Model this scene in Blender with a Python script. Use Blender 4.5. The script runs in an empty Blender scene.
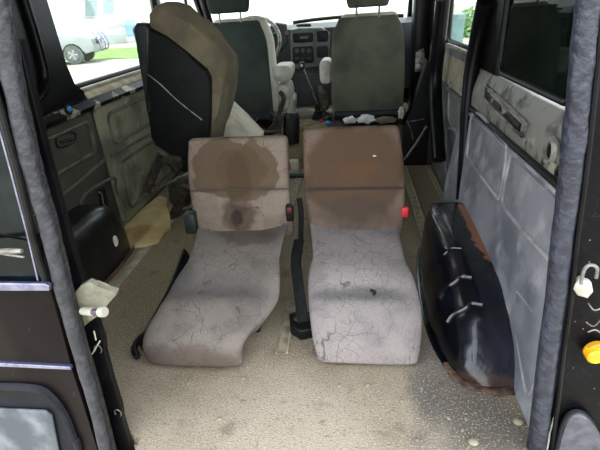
import bpy, bmesh, math, random
from mathutils import Vector, Matrix, noise
random.seed(7)
S = 0.83                        # build units -> metres
scn = bpy.context.scene
COL = scn.collection
# ------------------------------------------------------------------ camera
F = 440.0
def _ray(px, py): return Vector((px - 300.0, 225.0 - py, -F))
_Y = _ray(350, 3).normalized()
_Z = -_ray(360, 1110).normalized()
_Z = (_Z - _Y * _Z.dot(_Y)).normalized()
_X = _Y.cross(_Z)
ROT = Matrix((_X, _Y, _Z))       # camera -> world
CAM = Vector((0, 0, 1.2))
def wray(px, py): return ROT @ _ray(px, py)
def onx(px, py, x): d = wray(px, py); return CAM + d * (x / d.x)
def ony(px, py, y): d = wray(px, py); return CAM + d * (y / d.y)
def onz(px, py, z): d = wray(px, py); return CAM + d * ((z - CAM.z) / d.z)
cam_data = bpy.data.cameras.new('camera')
cam_data.sensor_fit = 'HORIZONTAL'
cam_data.sensor_width = 36.0
cam_data.lens = 36.0 * F / 600.0
cam_data.clip_start = 0.02
cam_data.clip_end = 400
cam = bpy.data.objects.new('camera', cam_data)
COL.objects.link(cam)
cam.matrix_world = Matrix.Translation(CAM * S) @ ROT.to_4x4()
scn.camera = cam
# ------------------------------------------------------------------ world
w = bpy.data.worlds.new('overcast_sky'); scn.world = w; w.use_nodes = True
nt = w.node_tree; nt.nodes.clear()
out = nt.nodes.new('ShaderNodeOutputWorld'); bg = nt.nodes.new('ShaderNodeBackground')
tc = nt.nodes.new('ShaderNodeTexCoord'); sep = nt.nodes.new('ShaderNodeSeparateXYZ')
rmp = nt.nodes.new('ShaderNodeValToRGB')
rmp.color_ramp.elements[0].position = 0.0; rmp.color_ramp.elements[0].color = (0.93, 0.96, 1.0, 1)
rmp.color_ramp.elements[1].position = 0.7; rmp.color_ramp.elements[1].color = (0.80, 0.88, 1.0, 1)
nt.links.new(tc.outputs['Generated'], sep.inputs[0]); nt.links.new(sep.outputs['Z'], rmp.inputs[0])
nt.links.new(rmp.outputs[0], bg.inputs[0]); bg.inputs[1].default_value = 1.75
nt.links.new(bg.outputs[0], out.inputs[0])
sun_d = bpy.data.lights.new('sun', 'SUN'); sun_d.energy = 2.4; sun_d.angle = math.radians(12); sun_d.color = (1, .96, .9)
sun = bpy.data.objects.new('sun', sun_d); COL.objects.link(sun)
sun.rotation_euler = (Vector((0.12, -0.18, -1.0))).to_track_quat('-Z', 'Y').to_euler()
vs = scn.view_settings
vs.view_transform = 'Standard'; vs.look = 'None'; vs.gamma = 1; vs.use_curve_mapping = False
vs.exposure = 1.38
# ------------------------------------------------------------------ materials
def lin(c):
    return tuple(((v / 255) / 12.92 if v / 255 <= 0.04045 else ((v / 255 + 0.055) / 1.055) ** 2.4) for v in c) + (1,)
class Mt:
    def __init__(s, name, c1, c2=None, scale=8, rough=.6, metal=0, bump=0, bscale=60, lo=.4, hi=.65, detail=4, coat=0, spec=.5):
        m = s.m = bpy.data.materials.new(name); m.use_nodes = True
        t = s.t = m.node_tree; s.b = t.nodes['Principled BSDF']
        s.b.inputs['Roughness'].default_value = rough; s.b.inputs['Metallic'].default_value = metal
        s.b.inputs['Coat Weight'].default_value = coat; s.b.inputs['Specular IOR Level'].default_value = spec
        s.co = t.nodes.new('ShaderNodeTexCoord')
        s.v = s.n('ShaderNodeVectorMath', operation='SCALE'); s.L(s.co.outputs['Object'], s.v.inputs[0]); s.v.inputs['Scale'].default_value = 1 / S
        s.vec = s.v.outputs[0]
        rgb = s.n('ShaderNodeRGB'); rgb.outputs[0].default_value = lin(c1); s.col = rgb.outputs[0]
        if c2: s.layer(c2, s.noise(scale, lo, hi, detail))
        if bump:
            bn = s.n('ShaderNodeTexNoise'); bn.inputs['Scale'].default_value = bscale; bn.inputs['Detail'].default_value = 3
            s.L(s.vec, bn.inputs['Vector'])
            b = s.n('ShaderNodeBump'); b.inputs['Strength'].default_value = bump; b.inputs['Distance'].default_value = .01
            s.L(bn.outputs['Fac'], b.inputs['Height']); s.L(b.outputs[0], s.b.inputs['Normal'])
    def n(s, ty, **k):
        x = s.t.nodes.new(ty)
        for a, b in k.items(): setattr(x, a, b)
        return x
    def L(s, a, b): s.t.links.new(a, b)
    def ramp(s, src, lo, hi):
        r = s.n('ShaderNodeMapRange'); r.inputs['From Min'].default_value = lo; r.inputs['From Max'].default_value = hi
        r.interpolation_type = 'SMOOTHSTEP'
        s.L(src, r.inputs['Value']); return r.outputs[0]
    def noise(s, scale, lo, hi, detail=4, off=(0, 0, 0), stretch=(1, 1, 1)):
        mp = s.n('ShaderNodeMapping'); mp.inputs['Location'].default_value = off; mp.inputs['Scale'].default_value = stretch
        s.L(s.vec, mp.inputs[0])
        x = s.n('ShaderNodeTexNoise'); x.inputs['Scale'].default_value = scale; x.inputs['Detail'].default_value = detail
        s.L(mp.outputs[0], x.inputs['Vector']); return s.ramp(x.outputs['Fac'], lo, hi)
    def layer(s, c, fac, amt=1.0):
        if amt != 1.0:
            mu = s.n('ShaderNodeMath', operation='MULTIPLY'); mu.inputs[1].default_value = amt; s.L(fac, mu.inputs[0]); fac = mu.outputs[0]
        mx = s.n('ShaderNodeMixRGB'); s.L(fac, mx.inputs[0]); s.L(s.col, mx.inputs[1]); mx.inputs[2].default_value = lin(c); s.col = mx.outputs[0]
    def spot(s, cen, rad, c, amt=1, wob=.5, nscale=9, soft=.3):
        """patch of colour with a ragged outline, for stains, rust and painted tone: cen/rad in build coordinates relative to the thing"""
        sub = s.n('ShaderNodeVectorMath', operation='SUBTRACT'); s.L(s.vec, sub.inputs[0]); sub.inputs[1].default_value = cen
        dv = s.n('ShaderNodeVectorMath', operation='DIVIDE'); s.L(sub.outputs[0], dv.inputs[0]); dv.inputs[1].default_value = rad
        ln = s.n('ShaderNodeVectorMath', operation='LENGTH'); s.L(dv.outputs[0], ln.inputs[0])
        x = s.n('ShaderNodeTexNoise'); x.inputs['Scale'].default_value = nscale; x.inputs['Detail'].default_value = 5; s.L(s.vec, x.inputs['Vector'])
        ma = s.n('ShaderNodeMath', operation='MULTIPLY_ADD'); s.L(x.outputs['Fac'], ma.inputs[0]); ma.inputs[1].default_value = wob * 2; s.L(ln.outputs['Value'], ma.inputs[2])
        s.layer(c, s.ramp(ma.outputs[0], 1 + wob, 1 + wob - soft), amt)
    def speck(s, scale, thr, c, amt=1, off=0):
        x = s.n('ShaderNodeTexVoronoi'); x.inputs['Scale'].default_value = scale
        mp = s.n('ShaderNodeMapping'); mp.inputs['Location'].default_value = (off, off * .7, 0); s.L(s.vec, mp.inputs[0]); s.L(mp.outputs[0], x.inputs['Vector'])
        s.layer(c, s.ramp(x.outputs['Distance'], thr, thr * .6), amt)
    def lines(s, scale, width, c, amt=1, distort=.25, off=0):
        nz = s.n('ShaderNodeTexNoise'); nz.inputs['Scale'].default_value = scale * .5; s.L(s.vec, nz.inputs['Vector'])
        ma = s.n('ShaderNodeVectorMath', operation='SCALE'); ma.inputs['Scale'].default_value = distort; s.L(nz.outputs['Color'], ma.inputs[0])
        ad = s.n('ShaderNodeVectorMath', operation='ADD'); s.L(s.vec, ad.inputs[0]); s.L(ma.outputs[0], ad.inputs[1])
        mp = s.n('ShaderNodeMapping'); mp.inputs['Location'].default_value = (off, off, off); s.L(ad.outputs[0], mp.inputs[0])
        x = s.n('ShaderNodeTexVoronoi', feature='DISTANCE_TO_EDGE'); x.inputs['Scale'].default_value = scale; s.L(mp.outputs[0], x.inputs['Vector'])
        s.layer(c, s.ramp(x.outputs['Distance'], width, width * .4), amt)
    def done(s):
        s.L(s.col, s.b.inputs['Base Color']); return s.m
def simple(*a, **k): return Mt(*a, **k).done()
def fabric(name, c1, c2, spots=()):
    f = Mt(name, c1, c2, scale=5, rough=.95, bump=.35, bscale=260, lo=.35, hi=.7, spec=.15)
    f.lines(9, .010, (60, 56, 56), .65, .2)
    f.lines(16, .013, (60, 56, 56), .7, .16, off=3.3); f.lines(34, .05, (78, 72, 70), .22, .2, off=1.3)
    f.layer(c1, f.noise(7, .47, .6), .6)
    f.layer(c2, f.noise(180, .45, .7), .3)
    for sp in spots: f.spot(*sp)
    f.speck(26, .03, (170, 160, 145), .45)
    return f.done()
def glass(name, tint, gloss=.06, dens=0.0, body=(10, 16, 14), dust=0.0):
    m = bpy.data.materials.new(name); m.use_nodes = True; t = m.node_tree; t.nodes.clear()
    o = t.nodes.new('ShaderNodeOutputMaterial'); tr = t.nodes.new('ShaderNodeBsdfTransparent'); gl = t.nodes.new('ShaderNodeBsdfGlossy')
    df = t.nodes.new('ShaderNodeBsdfDiffuse'); df.inputs[0].default_value = lin(body)
    tr.inputs[0].default_value = tint + (1,); gl.inputs['Roughness'].default_value = .03
    lw = t.nodes.new('ShaderNodeLayerWeight'); lw.inputs[0].default_value = .5; pw = t.nodes.new('ShaderNodeMath'); pw.operation = 'POWER'; pw.inputs[1].default_value = 5; t.links.new(lw.outputs['Facing'], pw.inputs[0])
    fr = t.nodes.new('ShaderNodeMath'); fr.operation = 'MULTIPLY_ADD'; fr.inputs[1].default_value = .6; fr.inputs[2].default_value = .03; t.links.new(pw.outputs[0], fr.inputs[0])
    m0 = t.nodes.new('ShaderNodeMixShader'); m0.inputs[0].default_value = dens; t.links.new(tr.outputs[0], m0.inputs[1]); t.links.new(df.outputs[0], m0.inputs[2])
    if dens > 0:
        nz = t.nodes.new('ShaderNodeTexNoise'); nz.inputs['Scale'].default_value = 5; nz.inputs['Detail'].default_value = 5
        cr = t.nodes.new('ShaderNodeValToRGB'); cr.color_ramp.elements[0].position = .4; cr.color_ramp.elements[0].color = lin(body)
        cr.color_ramp.elements[1].position = .75; cr.color_ramp.elements[1].color = lin(tuple(min(255, v * 1.8 + 12) for v in body))
        t.links.new(nz.outputs[0], cr.inputs[0]); t.links.new(cr.outputs[0], df.inputs[0])
    mx = t.nodes.new('ShaderNodeMixShader'); t.links.new(fr.outputs[0], mx.inputs[0]); t.links.new(m0.outputs[0], mx.inputs[1]); t.links.new(gl.outputs[0], mx.inputs[2])
    t.links.new(mx.outputs[0], o.inputs[0]); return m
M = {}
fl = Mt('carpet_floor', (156, 142, 120), (128, 115, 94), scale=3.0, rough=1, bump=.5, bscale=200, lo=.35, hi=.68, detail=8, spec=.1)
fl.spot((-.25, .9, 0), (.75, .55, 1), (180, 166, 146), .8, .5, 3, .9)  # paler towards the near edge; the patches below are darker
fl.spot((-1.0, 2.3, 0), (.45, 1.3, 1), (126, 112, 80), .8, .5, 3, .6)
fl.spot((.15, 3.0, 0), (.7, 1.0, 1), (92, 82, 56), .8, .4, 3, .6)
fl.spot((.40, 1.02, 0), (.26, .26, 1), (88, 84, 80), .8, .7, 7, .7)
fl.spot((.28, 1.25, 0), (.12, .22, 1), (96, 92, 88), .7, .7, 7, .6)
fl.layer((84, 74, 60), fl.noise(120, .50, .68, 10), .42)
fl.layer((200, 188, 166), fl.noise(150, .53, .66, 8, (7, 3, 0)), .5)
fl.layer((90, 78, 60), fl.noise(11, .56, .76, 9, (1, 5, 0)), .45)
fl.speck(75, .09, (204, 194, 172), .4); fl.speck(90, .12, (56, 48, 40), .4, 4.1)
M['carpet'] = fl.done()
M['blackpaint'] = simple('black_paint', (8, 8, 10), (16, 16, 19), scale=10, rough=.32, bump=.05, bscale=30, spec=.16)
dp = Mt('door_paint', (15, 9, 9), (22, 15, 15), scale=6, rough=.4, spec=.08)
dp.spot((.5, 0, .55), (.1, .3, .25), (34, 26, 22), .6, .8, 6, .6); dp.speck(30, .05, (130, 125, 125), .8); dp.speck(11, .03, (190, 190, 190), .7, 2.2); M['doorpaint'] = dp.done()
M['black'] = simple('black_plastic', (14, 14, 14), (24, 24, 23), scale=20, rough=.5, bump=.1, spec=.25)
M['darkgreen'] = simple('dark_green_plastic', (36, 46, 42), (26, 32, 30), scale=14, rough=.5, bump=.1)
M['rubber'] = simple('weatherstrip_rubber', (38, 39, 42), (54, 55, 60), scale=40, rough=.45, bump=.5, bscale=50)
M['rubber2'] = simple('weatherstrip_lip', (22, 22, 21), (42, 40, 36), scale=40, rough=.7, bump=.6, bscale=120)
M['rubberblue'] = simple('worn_rubber_edge', (34, 36, 46), (50, 54, 66), scale=40, rough=.42, bump=.5, bscale=60)
M['chrome'] = simple('chrome_trim', (160, 160, 190), (130, 130, 160), scale=30, rough=.25, metal=.9)
M['metal'] = simple('dull_metal', (140, 138, 132), (96, 90, 80), scale=30, rough=.45, metal=.7)
M['cream'] = simple('cream_plastic', (186, 184, 172), (156, 152, 136), scale=14, rough=.5, bump=.1)
M['white'] = simple('white_paint_grey', (205, 208, 212), (190, 190, 192), scale=3, rough=.35)
M['gunk'] = simple('dark_mechanism', (34, 31, 26), (70, 62, 46), scale=30, rough=.7, bump=.5)
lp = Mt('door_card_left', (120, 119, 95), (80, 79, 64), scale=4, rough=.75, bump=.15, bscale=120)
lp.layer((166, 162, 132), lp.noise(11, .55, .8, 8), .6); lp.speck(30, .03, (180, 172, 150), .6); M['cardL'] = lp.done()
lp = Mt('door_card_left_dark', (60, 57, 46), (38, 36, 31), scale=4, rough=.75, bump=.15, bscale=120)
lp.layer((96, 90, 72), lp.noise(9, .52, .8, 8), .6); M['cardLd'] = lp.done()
rp = Mt('side_card_right', (128, 129, 134), (96, 99, 106), scale=4, rough=.6, bump=.15, bscale=120)
rp.layer((164, 164, 166), rp.noise(7, .50, .7, 9), .8); rp.layer((70, 72, 78), rp.noise(5, .56, .72, 8, (4, 2, 1)), .6); rp.speck(40, .04, (190, 190, 195), .5)
M['cardR'] = rp.done()
M['ribR'] = simple('pale_rib', (156, 156, 156), (112, 114, 118), scale=9, rough=.6)  # moulded ribs paler than the card they sit on
M['ribL'] = simple('rib_left', (88, 85, 68), (56, 54, 45), scale=9, rough=.6)  # moulded ribs in a tone between the two left cards
rp = Mt('sliding_door_card', (104, 106, 102), (70, 72, 68), scale=5, rough=.7, bump=.15, bscale=120)
rp.layer((128, 128, 120), rp.noise(7, .5, .75, 8), .6); M['cardD'] = rp.done()
dm = Mt('dusty_ledge_metal', (30, 30, 31), None, rough=.5, bump=.25, bscale=40)
dm.layer((128, 125, 117), dm.noise(9, .30, .48, 8, (0, 0, 0), (1.6, .8, 1)), .95); dm.layer((18, 18, 20), dm.noise(13, .55, .66, 9, (3, 1, 2), (1, 1.6, .8)), .85); dm.layer((170, 164, 150), dm.noise(18, .58, .7, 8, (9, 1, 2)), .6); M['dusty'] = dm.done()
dm = Mt('dusty_ledge_light', (132, 124, 102), (160, 152, 130), scale=12, rough=.7, bump=.15)
M['dustlight'] = dm.done()
dm = Mt('scuffed_rail', (12, 12, 12), None, rough=.4, bump=.1, spec=.2)
dm.layer((168, 162, 142), dm.noise(11, .55, .62, 7), .85); M['scuffed'] = dm.done()
ar = Mt('wheel_arch_paint', (9, 10, 16), (20, 22, 32), scale=5, rough=.2, bump=.12, bscale=14, coat=.5)
ar.speck(44, .05, (110, 110, 105), .4)
ar.layer((66, 60, 50), ar.noise(26, .6, .75, 8), .35); M['arch'] = ar.done()
M['rust'] = simple('rust', (92, 66, 50), (44, 34, 29), scale=24, rough=.9, bump=.8, bscale=60)
bd = Mt('stained_board', (198, 178, 128), (176, 150, 96), scale=5, rough=.85, bump=.1)
bd.layer((150, 112, 62), bd.noise(3.2, .48, .66, 6), .55); bd.layer((214, 204, 170), bd.noise(9, .6, .8, 6), .6); M['board'] = bd.done()
M['seatgreen'] = simple('front_seat_cloth', (88, 90, 76), (68, 71, 61), scale=4, rough=.95, bump=.3, bscale=200, spec=.15)
M['seatdark'] = simple('driver_seat_cloth', (58, 64, 58), (44, 50, 46), scale=4, rough=.95, bump=.3, bscale=200, spec=.15)
M['seatside'] = simple('front_seat_pale_side', (196, 196, 180), (168, 166, 148), scale=6, rough=.9, bump=.1)  # pale pads; the bright light on their sides is included in the colour
tn = Mt('olive_tan_cloth', (116, 108, 88), (94, 87, 70), scale=6, rough=.95, bump=.3, bscale=200, spec=.15)
tn.lines(6, .01, (96, 86, 62), .2); M['tan'] = tn.done()
M['pad'] = simple('pale_seat_cloth', (206, 200, 178), (178, 170, 146), scale=8, rough=.95, bump=.1)
M['dash'] = simple('dash_plastic', (44, 50, 50), (32, 36, 36), scale=8, rough=.5, bump=.1)
M['dashpale'] = simple('dash_pale_plastic', (96, 102, 100), (80, 86, 84), scale=10, rough=.55)
M['red'] = simple('red_plastic', (205, 30, 44), (170, 20, 30), scale=20, rough=.4)
M['yellow'] = simple('yellow_plastic', (236, 176, 20), (214, 150, 14), scale=20, rough=.4)
M['blue'] = simple('blue_plastic', (70, 150, 196), (40, 120, 180), scale=20, rough=.4)
M['paper'] = simple('paper', (222, 222, 216), (190, 190, 186), scale=20, rough=.9)
M['amber'] = simple('lens_grey', (78, 80, 88), (62, 62, 68), scale=30, rough=.35, bump=.3, coat=.3)
M['plate'] = simple('scuffed_plate', (62, 68, 74), (112, 116, 118), scale=9, rough=.5, bump=.1, lo=.4, hi=.7)
M['roof'] = simple('headlining', (120, 118, 108), (96, 94, 86), scale=5, rough=.95)
M['glass'] = glass('clear_glass', (.94, .97, .95))
M['tint'] = glass('privacy_glass', (.05, .09, .075), dens=.55, body=(9, 15, 13))
M['doorglass'] = glass('door_glass', (.08, .12, .11), dens=.5, body=(10, 18, 18))  # teal reflection put into the tint and body colour
M['ground'] = simple('pale_gravel', (138, 134, 120), (154, 149, 136), scale=.6, rough=1, bump=.2)
M['grass'] = simple('lawn_green', (84, 118, 48), (116, 140, 76), scale=1.5, rough=1, bump=.5)
M['leaf'] = simple('foliage', (104, 140, 84), (78, 112, 64), scale=3, rough=.9, bump=.6, bscale=8)
M['bwall'] = simple('pale_render', (190, 190, 184), (178, 178, 172), scale=.8, rough=.9)
M['bglass'] = simple('house_window_glass', (124, 142, 142), (112, 132, 134), scale=2, rough=.4)
M['carpaint'] = simple('silver_white_car_paint', (150, 154, 150), (142, 146, 144), scale=1, rough=.35, coat=.2)
M['tyre'] = simple('tyre_rubber', (84, 92, 88), (100, 108, 104), scale=8, rough=.8)
# ------------------------------------------------------------------ geometry helpers
def BM(): return bmesh.new()
def box(bm, a, b, bev=0, seg=2, mat=None):
    a = Vector(a); b = Vector(b)
    vs_ = []
    for x in (a.x, b.x):
        for y in (a.y, b.y):
            for z in (a.z, b.z): vs_.append(bm.verts.new((x, y, z)))
    idx = [(0, 1, 3, 2), (4, 6, 7, 5), (0, 4, 5, 1), (2, 3, 7, 6), (0, 2, 6, 4), (1, 5, 7, 3)]
    fs = [bm.faces.new([vs_[i] for i in q]) for q in idx]
    if mat is not None:
        for v in vs_: v.co = mat @ v.co
    if bev:
        es = list({e for f in fs for e in f.edges})
        bmesh.ops.bevel(bm, geom=es, offset=bev, segments=seg, affect='EDGES', profile=.5)
    return bm
def prism(bm, pts, ext, bev=0, seg=3):
    """closed outline (3D points) pushed along ext, edges rounded"""
    ext = Vector(ext); a = [bm.verts.new(Vector(p)) for p in pts]; b = [bm.verts.new(Vector(p) + ext) for p in pts]
    n = len(pts); fs = [bm.faces.new(a), bm.faces.new(list(reversed(b)))]
    for i in range(n): fs.append(bm.faces.new([a[(i + 1) % n], a[i], b[i], b[(i + 1) % n]]))
    if bev:
        es = list({e for f in fs[:2] for e in f.edges})
        bmesh.ops.bevel(bm, geom=es, offset=bev, segments=seg, affect='EDGES', profile=.5)
    return bm
def smooth_path(pts, n=6, closed=False):
    pts = [Vector(p) for p in pts]; m = len(pts); o = []
    rng = m if closed else m - 1
    for i in range(rng):
        if closed: p0, p1, p2, p3 = pts[i - 1], pts[i], pts[(i + 1) % m], pts[(i + 2) % m]
        else: p0, p1, p2, p3 = pts[max(i - 1, 0)], pts[i], pts[i + 1], pts[min(i + 2, m - 1)]
        for k in range(n):
            t = k / n
            o.append(.5 * ((2 * p1) + (p2 - p0) * t + (2 * p0 - 5 * p1 + 4 * p2 - p3) * t * t + (3 * p1 - p0 - 3 * p2 + p3) * t ** 3))
    if not closed: o.append(pts[-1])
    return o
def tube(bm, pts, r, seg=10, closed=False, flat=None):
    """flat=(a,b,up): elliptical section"""
    pts = [Vector(p) for p in pts]; m = len(pts); rings = []; prev = None
    for i, p in enumerate(pts):
        if closed: t = pts[(i + 1) % m] - pts[i - 1]
        else: t = pts[min(i + 1, m - 1)] - pts[max(i - 1, 0)]
        t.normalize()
        if flat: up = Vector(flat[2])
        elif prev is None: up = Vector((0, 0, 1)) if abs(t.z) < .9 else Vector((1, 0, 0))
        else: up = prev
        s_ = t.cross(up).normalized(); u = s_.cross(t).normalized(); prev = u
        rr = r[i] if isinstance(r, (list, tuple)) else r
        ra, rb = (flat[0], flat[1]) if flat else (rr, rr)
        rings.append([bm.verts.new(p + s_ * math.cos(2 * math.pi * k / seg) * ra + u * math.sin(2 * math.pi * k / seg) * rb) for k in range(seg)])
    for i in range(m if closed else m - 1):
        A = rings[i]; B = rings[(i + 1) % m]
        for k in range(seg): bm.faces.new([A[k], A[(k + 1) % seg], B[(k + 1) % seg], B[k]])
    if not closed:
        bm.faces.new(list(reversed(rings[0]))); bm.faces.new(rings[-1])
    return bm
def cyl(bm, a, b, r, seg=20, r2=None, bev=0):
    a = Vector(a); b = Vector(b); r2 = r if r2 is None else r2
    if bev:
        d = (b - a).normalized() * bev
        return tube(bm, [a, a + d, b - d, b], [r - bev, r, r2, r2 - bev], seg)
    return tube(bm, [a, b], [r, r2], seg)
def loft(bm, st, ex=3.2, seg=32, interp=5, round_ends=.03):
    """st: stations (centre, half-width vector, half-thickness vector); superellipse sections, rounded ends"""
    C_ = smooth_path([s[0] for s in st], interp); W_ = smooth_path([s[1] for s in st], interp); T_ = smooth_path([s[2] for s in st], interp)
    secs = list(zip(C_, W_, T_))
    if round_ends:
        d0 = (C_[0] - C_[1]).normalized(); d1 = (C_[-1] - C_[-2]).normalized()
        pre = []; post = []
        for a in (75, 55, 35, 15):
            a = math.radians(a); k = round_ends
            wl = W_[0].length; tl = T_[0].length
            pre.append((C_[0] + d0 * k * math.sin(a), W_[0] * ((wl - k * (1 - math.cos(a))) / wl), T_[0] * (max(.05, (tl - min(k, tl * .9) * (1 - math.cos(a))) / tl))))
        for a in (15, 35, 55, 75):
            a = math.radians(a); k = round_ends
            wl = W_[-1].length; tl = T_[-1].length
            post.append((C_[-1] + d1 * k * math.sin(a), W_[-1] * ((wl - k * (1 - math.cos(a))) / wl), T_[-1] * (max(.05, (tl - min(k, tl * .9) * (1 - math.cos(a))) / tl))))
        secs = pre + secs + post
    rings = []
    for c, wv, tv in secs:
        r = []
        for k in range(seg):
            a = 2 * math.pi * (k + .5) / seg; ca, sa = math.cos(a), math.sin(a)
            r.append(bm.verts.new(c + wv * (abs(ca) ** (2 / ex) * (1 if ca > 0 else -1)) + tv * (abs(sa) ** (2 / ex) * (1 if sa > 0 else -1))))
        rings.append(r)
    for A, B in zip(rings, rings[1:]):
        for k in range(seg): bm.faces.new([A[k], A[(k + 1) % seg], B[(k + 1) % seg], B[k]])
    bm.faces.new(list(reversed(rings[0]))); bm.faces.new(rings[-1]); return bm
def rrect(u0, v0, u1, v1, r, n=4):
    o = []
    for cx, cy, a0 in ((u1 - r, v1 - r, 0), (u0 + r, v1 - r, 90), (u0 + r, v0 + r, 180), (u1 - r, v0 + r, 270)):
        for k in range(n + 1):
            a = math.radians(a0 + 90 * k / n); o.append((cx + r * math.cos(a), cy + r * math.sin(a)))
    return o
def rough_up(bm, amp, sc, seed=0):
    for v in bm.verts:
        n_ = noise.noise_vector(v.co * sc + Vector((seed, seed * 2.1, 0))); v.co += n_ * amp
ROOTLOC = {}
def obj(name, bm, mat, parent=None, smooth=True, at=None, angle=40):
    """link one mesh; vertices are given in build-world coordinates and stored relative to the thing's base"""
    o = bpy.data.objects.new(name, bpy.data.meshes.new(name)); COL.objects.link(o)
    if parent is not None: base = ROOTLOC[parent.name]
    else: base = Vector(at) if at is not None else Vector((0, 0, 0))
    bmesh.ops.recalc_face_normals(bm, faces=bm.faces)
    for v in bm.verts: v.co = (v.co - base) * S
    if smooth:
        ca = math.radians(angle)
        for f in bm.faces: f.smooth = True
        for e in bm.edges:
            if len(e.link_faces) == 2 and e.calc_face_angle(0) > ca: e.smooth = False
    bm.to_mesh(o.data); bm.free()
    o.data.materials.append(mat)
    if parent is not None: o.parent = parent
    else: o.location = base * S
    ROOTLOC[o.name] = base
    return o
def tag(o, label=None, cat=None, group=None, kind=None):
    for k, v in (('label', label), ('category', cat), ('group', group), ('kind', kind)):
        if v: o[k] = v
    return o
def thing(name, label, cat, loc, group=None):
    e = bpy.data.objects.new(name, None); COL.objects.link(e); e.location = Vector(loc) * S; e.empty_display_size = .1
    ROOTLOC[e.name] = Vector(loc); return tag(e, label, cat, group)
def struct(name, bm, mat, parent=None, label=None, smooth=True):
    o = obj(name, bm, mat, parent, smooth); 
    if parent is None: o['kind'] = 'structure'
    if label: o['label'] = label
    return o
XL, XR = -1.45, .62
# ------------------------------------------------------------------ van shell
bm = BM()
prism(bm, [(-1.48, 3.46, -.05), (-1.48, .97, -.05), (-.675, .90, -.05), (-.675, .83, -.05), (.74, .80, -.05), (.74, 3.46, -.05)], (0, 0, .05)); struct('floor', bm, M['carpet'], smooth=False)
bm = BM(); box(bm, (XL - .05, 3.46, -.05), (XR + .05, 4.9, .33)); 
struct('floor_raised_cab', bm, simple('cab_floor', (30, 29, 27), (74, 66, 50), scale=7, rough=.9, bump=.4), smooth=False)
bm = BM(); box(bm, (XL - .1, .9, 1.75), (XR + .12, 4.3, 1.82)); struct('ceiling', bm, M['roof'], smooth=False)
def yz(px, py, x): p = onx(px, py, x); return (p.y, p.z)
# left wall
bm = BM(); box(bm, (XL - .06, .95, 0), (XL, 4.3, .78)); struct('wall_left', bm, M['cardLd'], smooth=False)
def card(name, x, dx, outline, mat, bev=.012):
    bm = BM(); prism(bm, [(x, y, z) for y, z in outline], (dx, 0, 0), bev); return obj(name, bm, mat)
def ridge(bm, pts, r): tube(bm, pts, r, 8, closed=False)
pn = thing('door_card', 'olive grey moulded trim card on left wall below bright window', 'trim panel', (XL, 2.9, .1))
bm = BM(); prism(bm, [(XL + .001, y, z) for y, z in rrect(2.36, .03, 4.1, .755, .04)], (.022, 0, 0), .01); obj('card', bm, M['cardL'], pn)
for a, b, c_, d in ((2.47, .52, 3.9, .70), (2.47, .09, 3.9, .40)):
    bm = BM(); p = [Vector((XL + .024, y, z)) for y, z in rrect(a, b, c_, d, .05, 5)]
    tube(bm, p, .011, 8, closed=True); obj('moulded_rib', bm, M['ribL'], pn)
bm = BM(); tube(bm, [(XL + .024, 2.40, .47), (XL + .024, 3.3, .44), (XL + .024, 4.05, .44)], .009, 8); obj('moulded_rib', bm, M['ribL'], pn)
pn = thing('quarter_trim_panel', 'dark olive trim panel on left wall with recessed pull handle', 'trim panel', (XL, 1.9, .1))
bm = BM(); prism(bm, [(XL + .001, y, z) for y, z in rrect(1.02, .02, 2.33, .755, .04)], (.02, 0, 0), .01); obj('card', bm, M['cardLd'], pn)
bm = BM(); tube(bm, [Vector((XL + .022, y, z)) for y, z in rrect(1.5, .54, 2.27, .71, .04, 5)], .011, 8, closed=True); obj('moulded_rib', bm, M['ribL'], pn)
bm = BM(); tube(bm, [(XL + .022, 1.3, .42), (XL + .022, 2.0, .44), (XL + .022, 2.32, .47)], .009, 8); obj('moulded_rib', bm, M['ribL'], pn)
bm = BM()
hp = [onx(57, 136, XL + .02), onx(73, 132, XL + .02), onx(74, 141, XL + .02), onx(58, 147, XL + .02)]
tube(bm, smooth_path(hp, 5, True), .009, 8, closed=True); obj('pull_handle_surround', bm, M['black'], pn)
bm = BM(); prism(bm, hp, (-.004, 0, 0)); tube(bm, [onx(60, 142, XL + .022), onx(72, 139, XL + .022)], .008, 8); h = obj('pull_handle', bm, M['black'], pn)
tri = [onx(80, 203, XL + .024), onx(112, 178, XL + .024), onx(116, 190, XL + .024), onx(125, 216, XL + .024), onx(119, 224, XL + .024)]
bm = BM(); tube(bm, smooth_path(tri, 4, True), .01, 8, closed=True); obj('moulded_rib', bm, M['ribL'], pn)
bm = BM(); prism(bm, [onx(*p, XL + .02) for p in ((98, 190), (102, 187), (107, 205), (104, 210), (100, 205))], (.02, 0, 0), .006); obj('belt_anchor_cover', bm, M['black'], pn)
bm = BM(); tube(bm, smooth_path([onx(*p, XL + .046) for p in ((99, 192), (102, 195), (103, 203), (105, 206), (102, 208))], 4), .005, 6); obj('belt_anchor_hook', bm, M['metal'], pn)
# rail, ledge and pillars on the left
bm = BM(); prism(bm, [(XL - .02, .95, .765), (XL + .045, .95, .76), (XL + .055, .95, .785), (XL + .03, .95, .815), (XL - .02, .95, .82)], (0, 3.3, 0), .006); rough_up(bm, .002, 6)
struct('trim_1', bm, M['scuffed'], label='scuffed black rail along the left wall')
bm = BM(); prism(bm, [(XL - .08, 2.05, .81), (XL + .02, 2.05, .81), (XL + .01, 2.05, .835), (XL - .05, 2.05, .872), (XL - .08, 2.05, .87)], (0, 2.2, 0), .004)
struct('trim_2', bm, M['dustlight'])
def window(n, x, y0, y1, z0, z1, m, r=.09, rub=.014, t=.006, slope=0):
    def q(y, z): return (x + slope * (z - z0), y, z)
    o = rrect(y0, z0, y1, z1, r, 6)
    bm = BM(); prism(bm, [q(a, b) for a, b in o], (t, 0, 0)); g = struct('window_%d' % n, bm, m, smooth=False)
    bm = BM(); tube(bm, [q(a, b) for a, b in o], rub, 8, closed=True); obj('window_seal', bm, M['black'], g)
    return g
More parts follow.
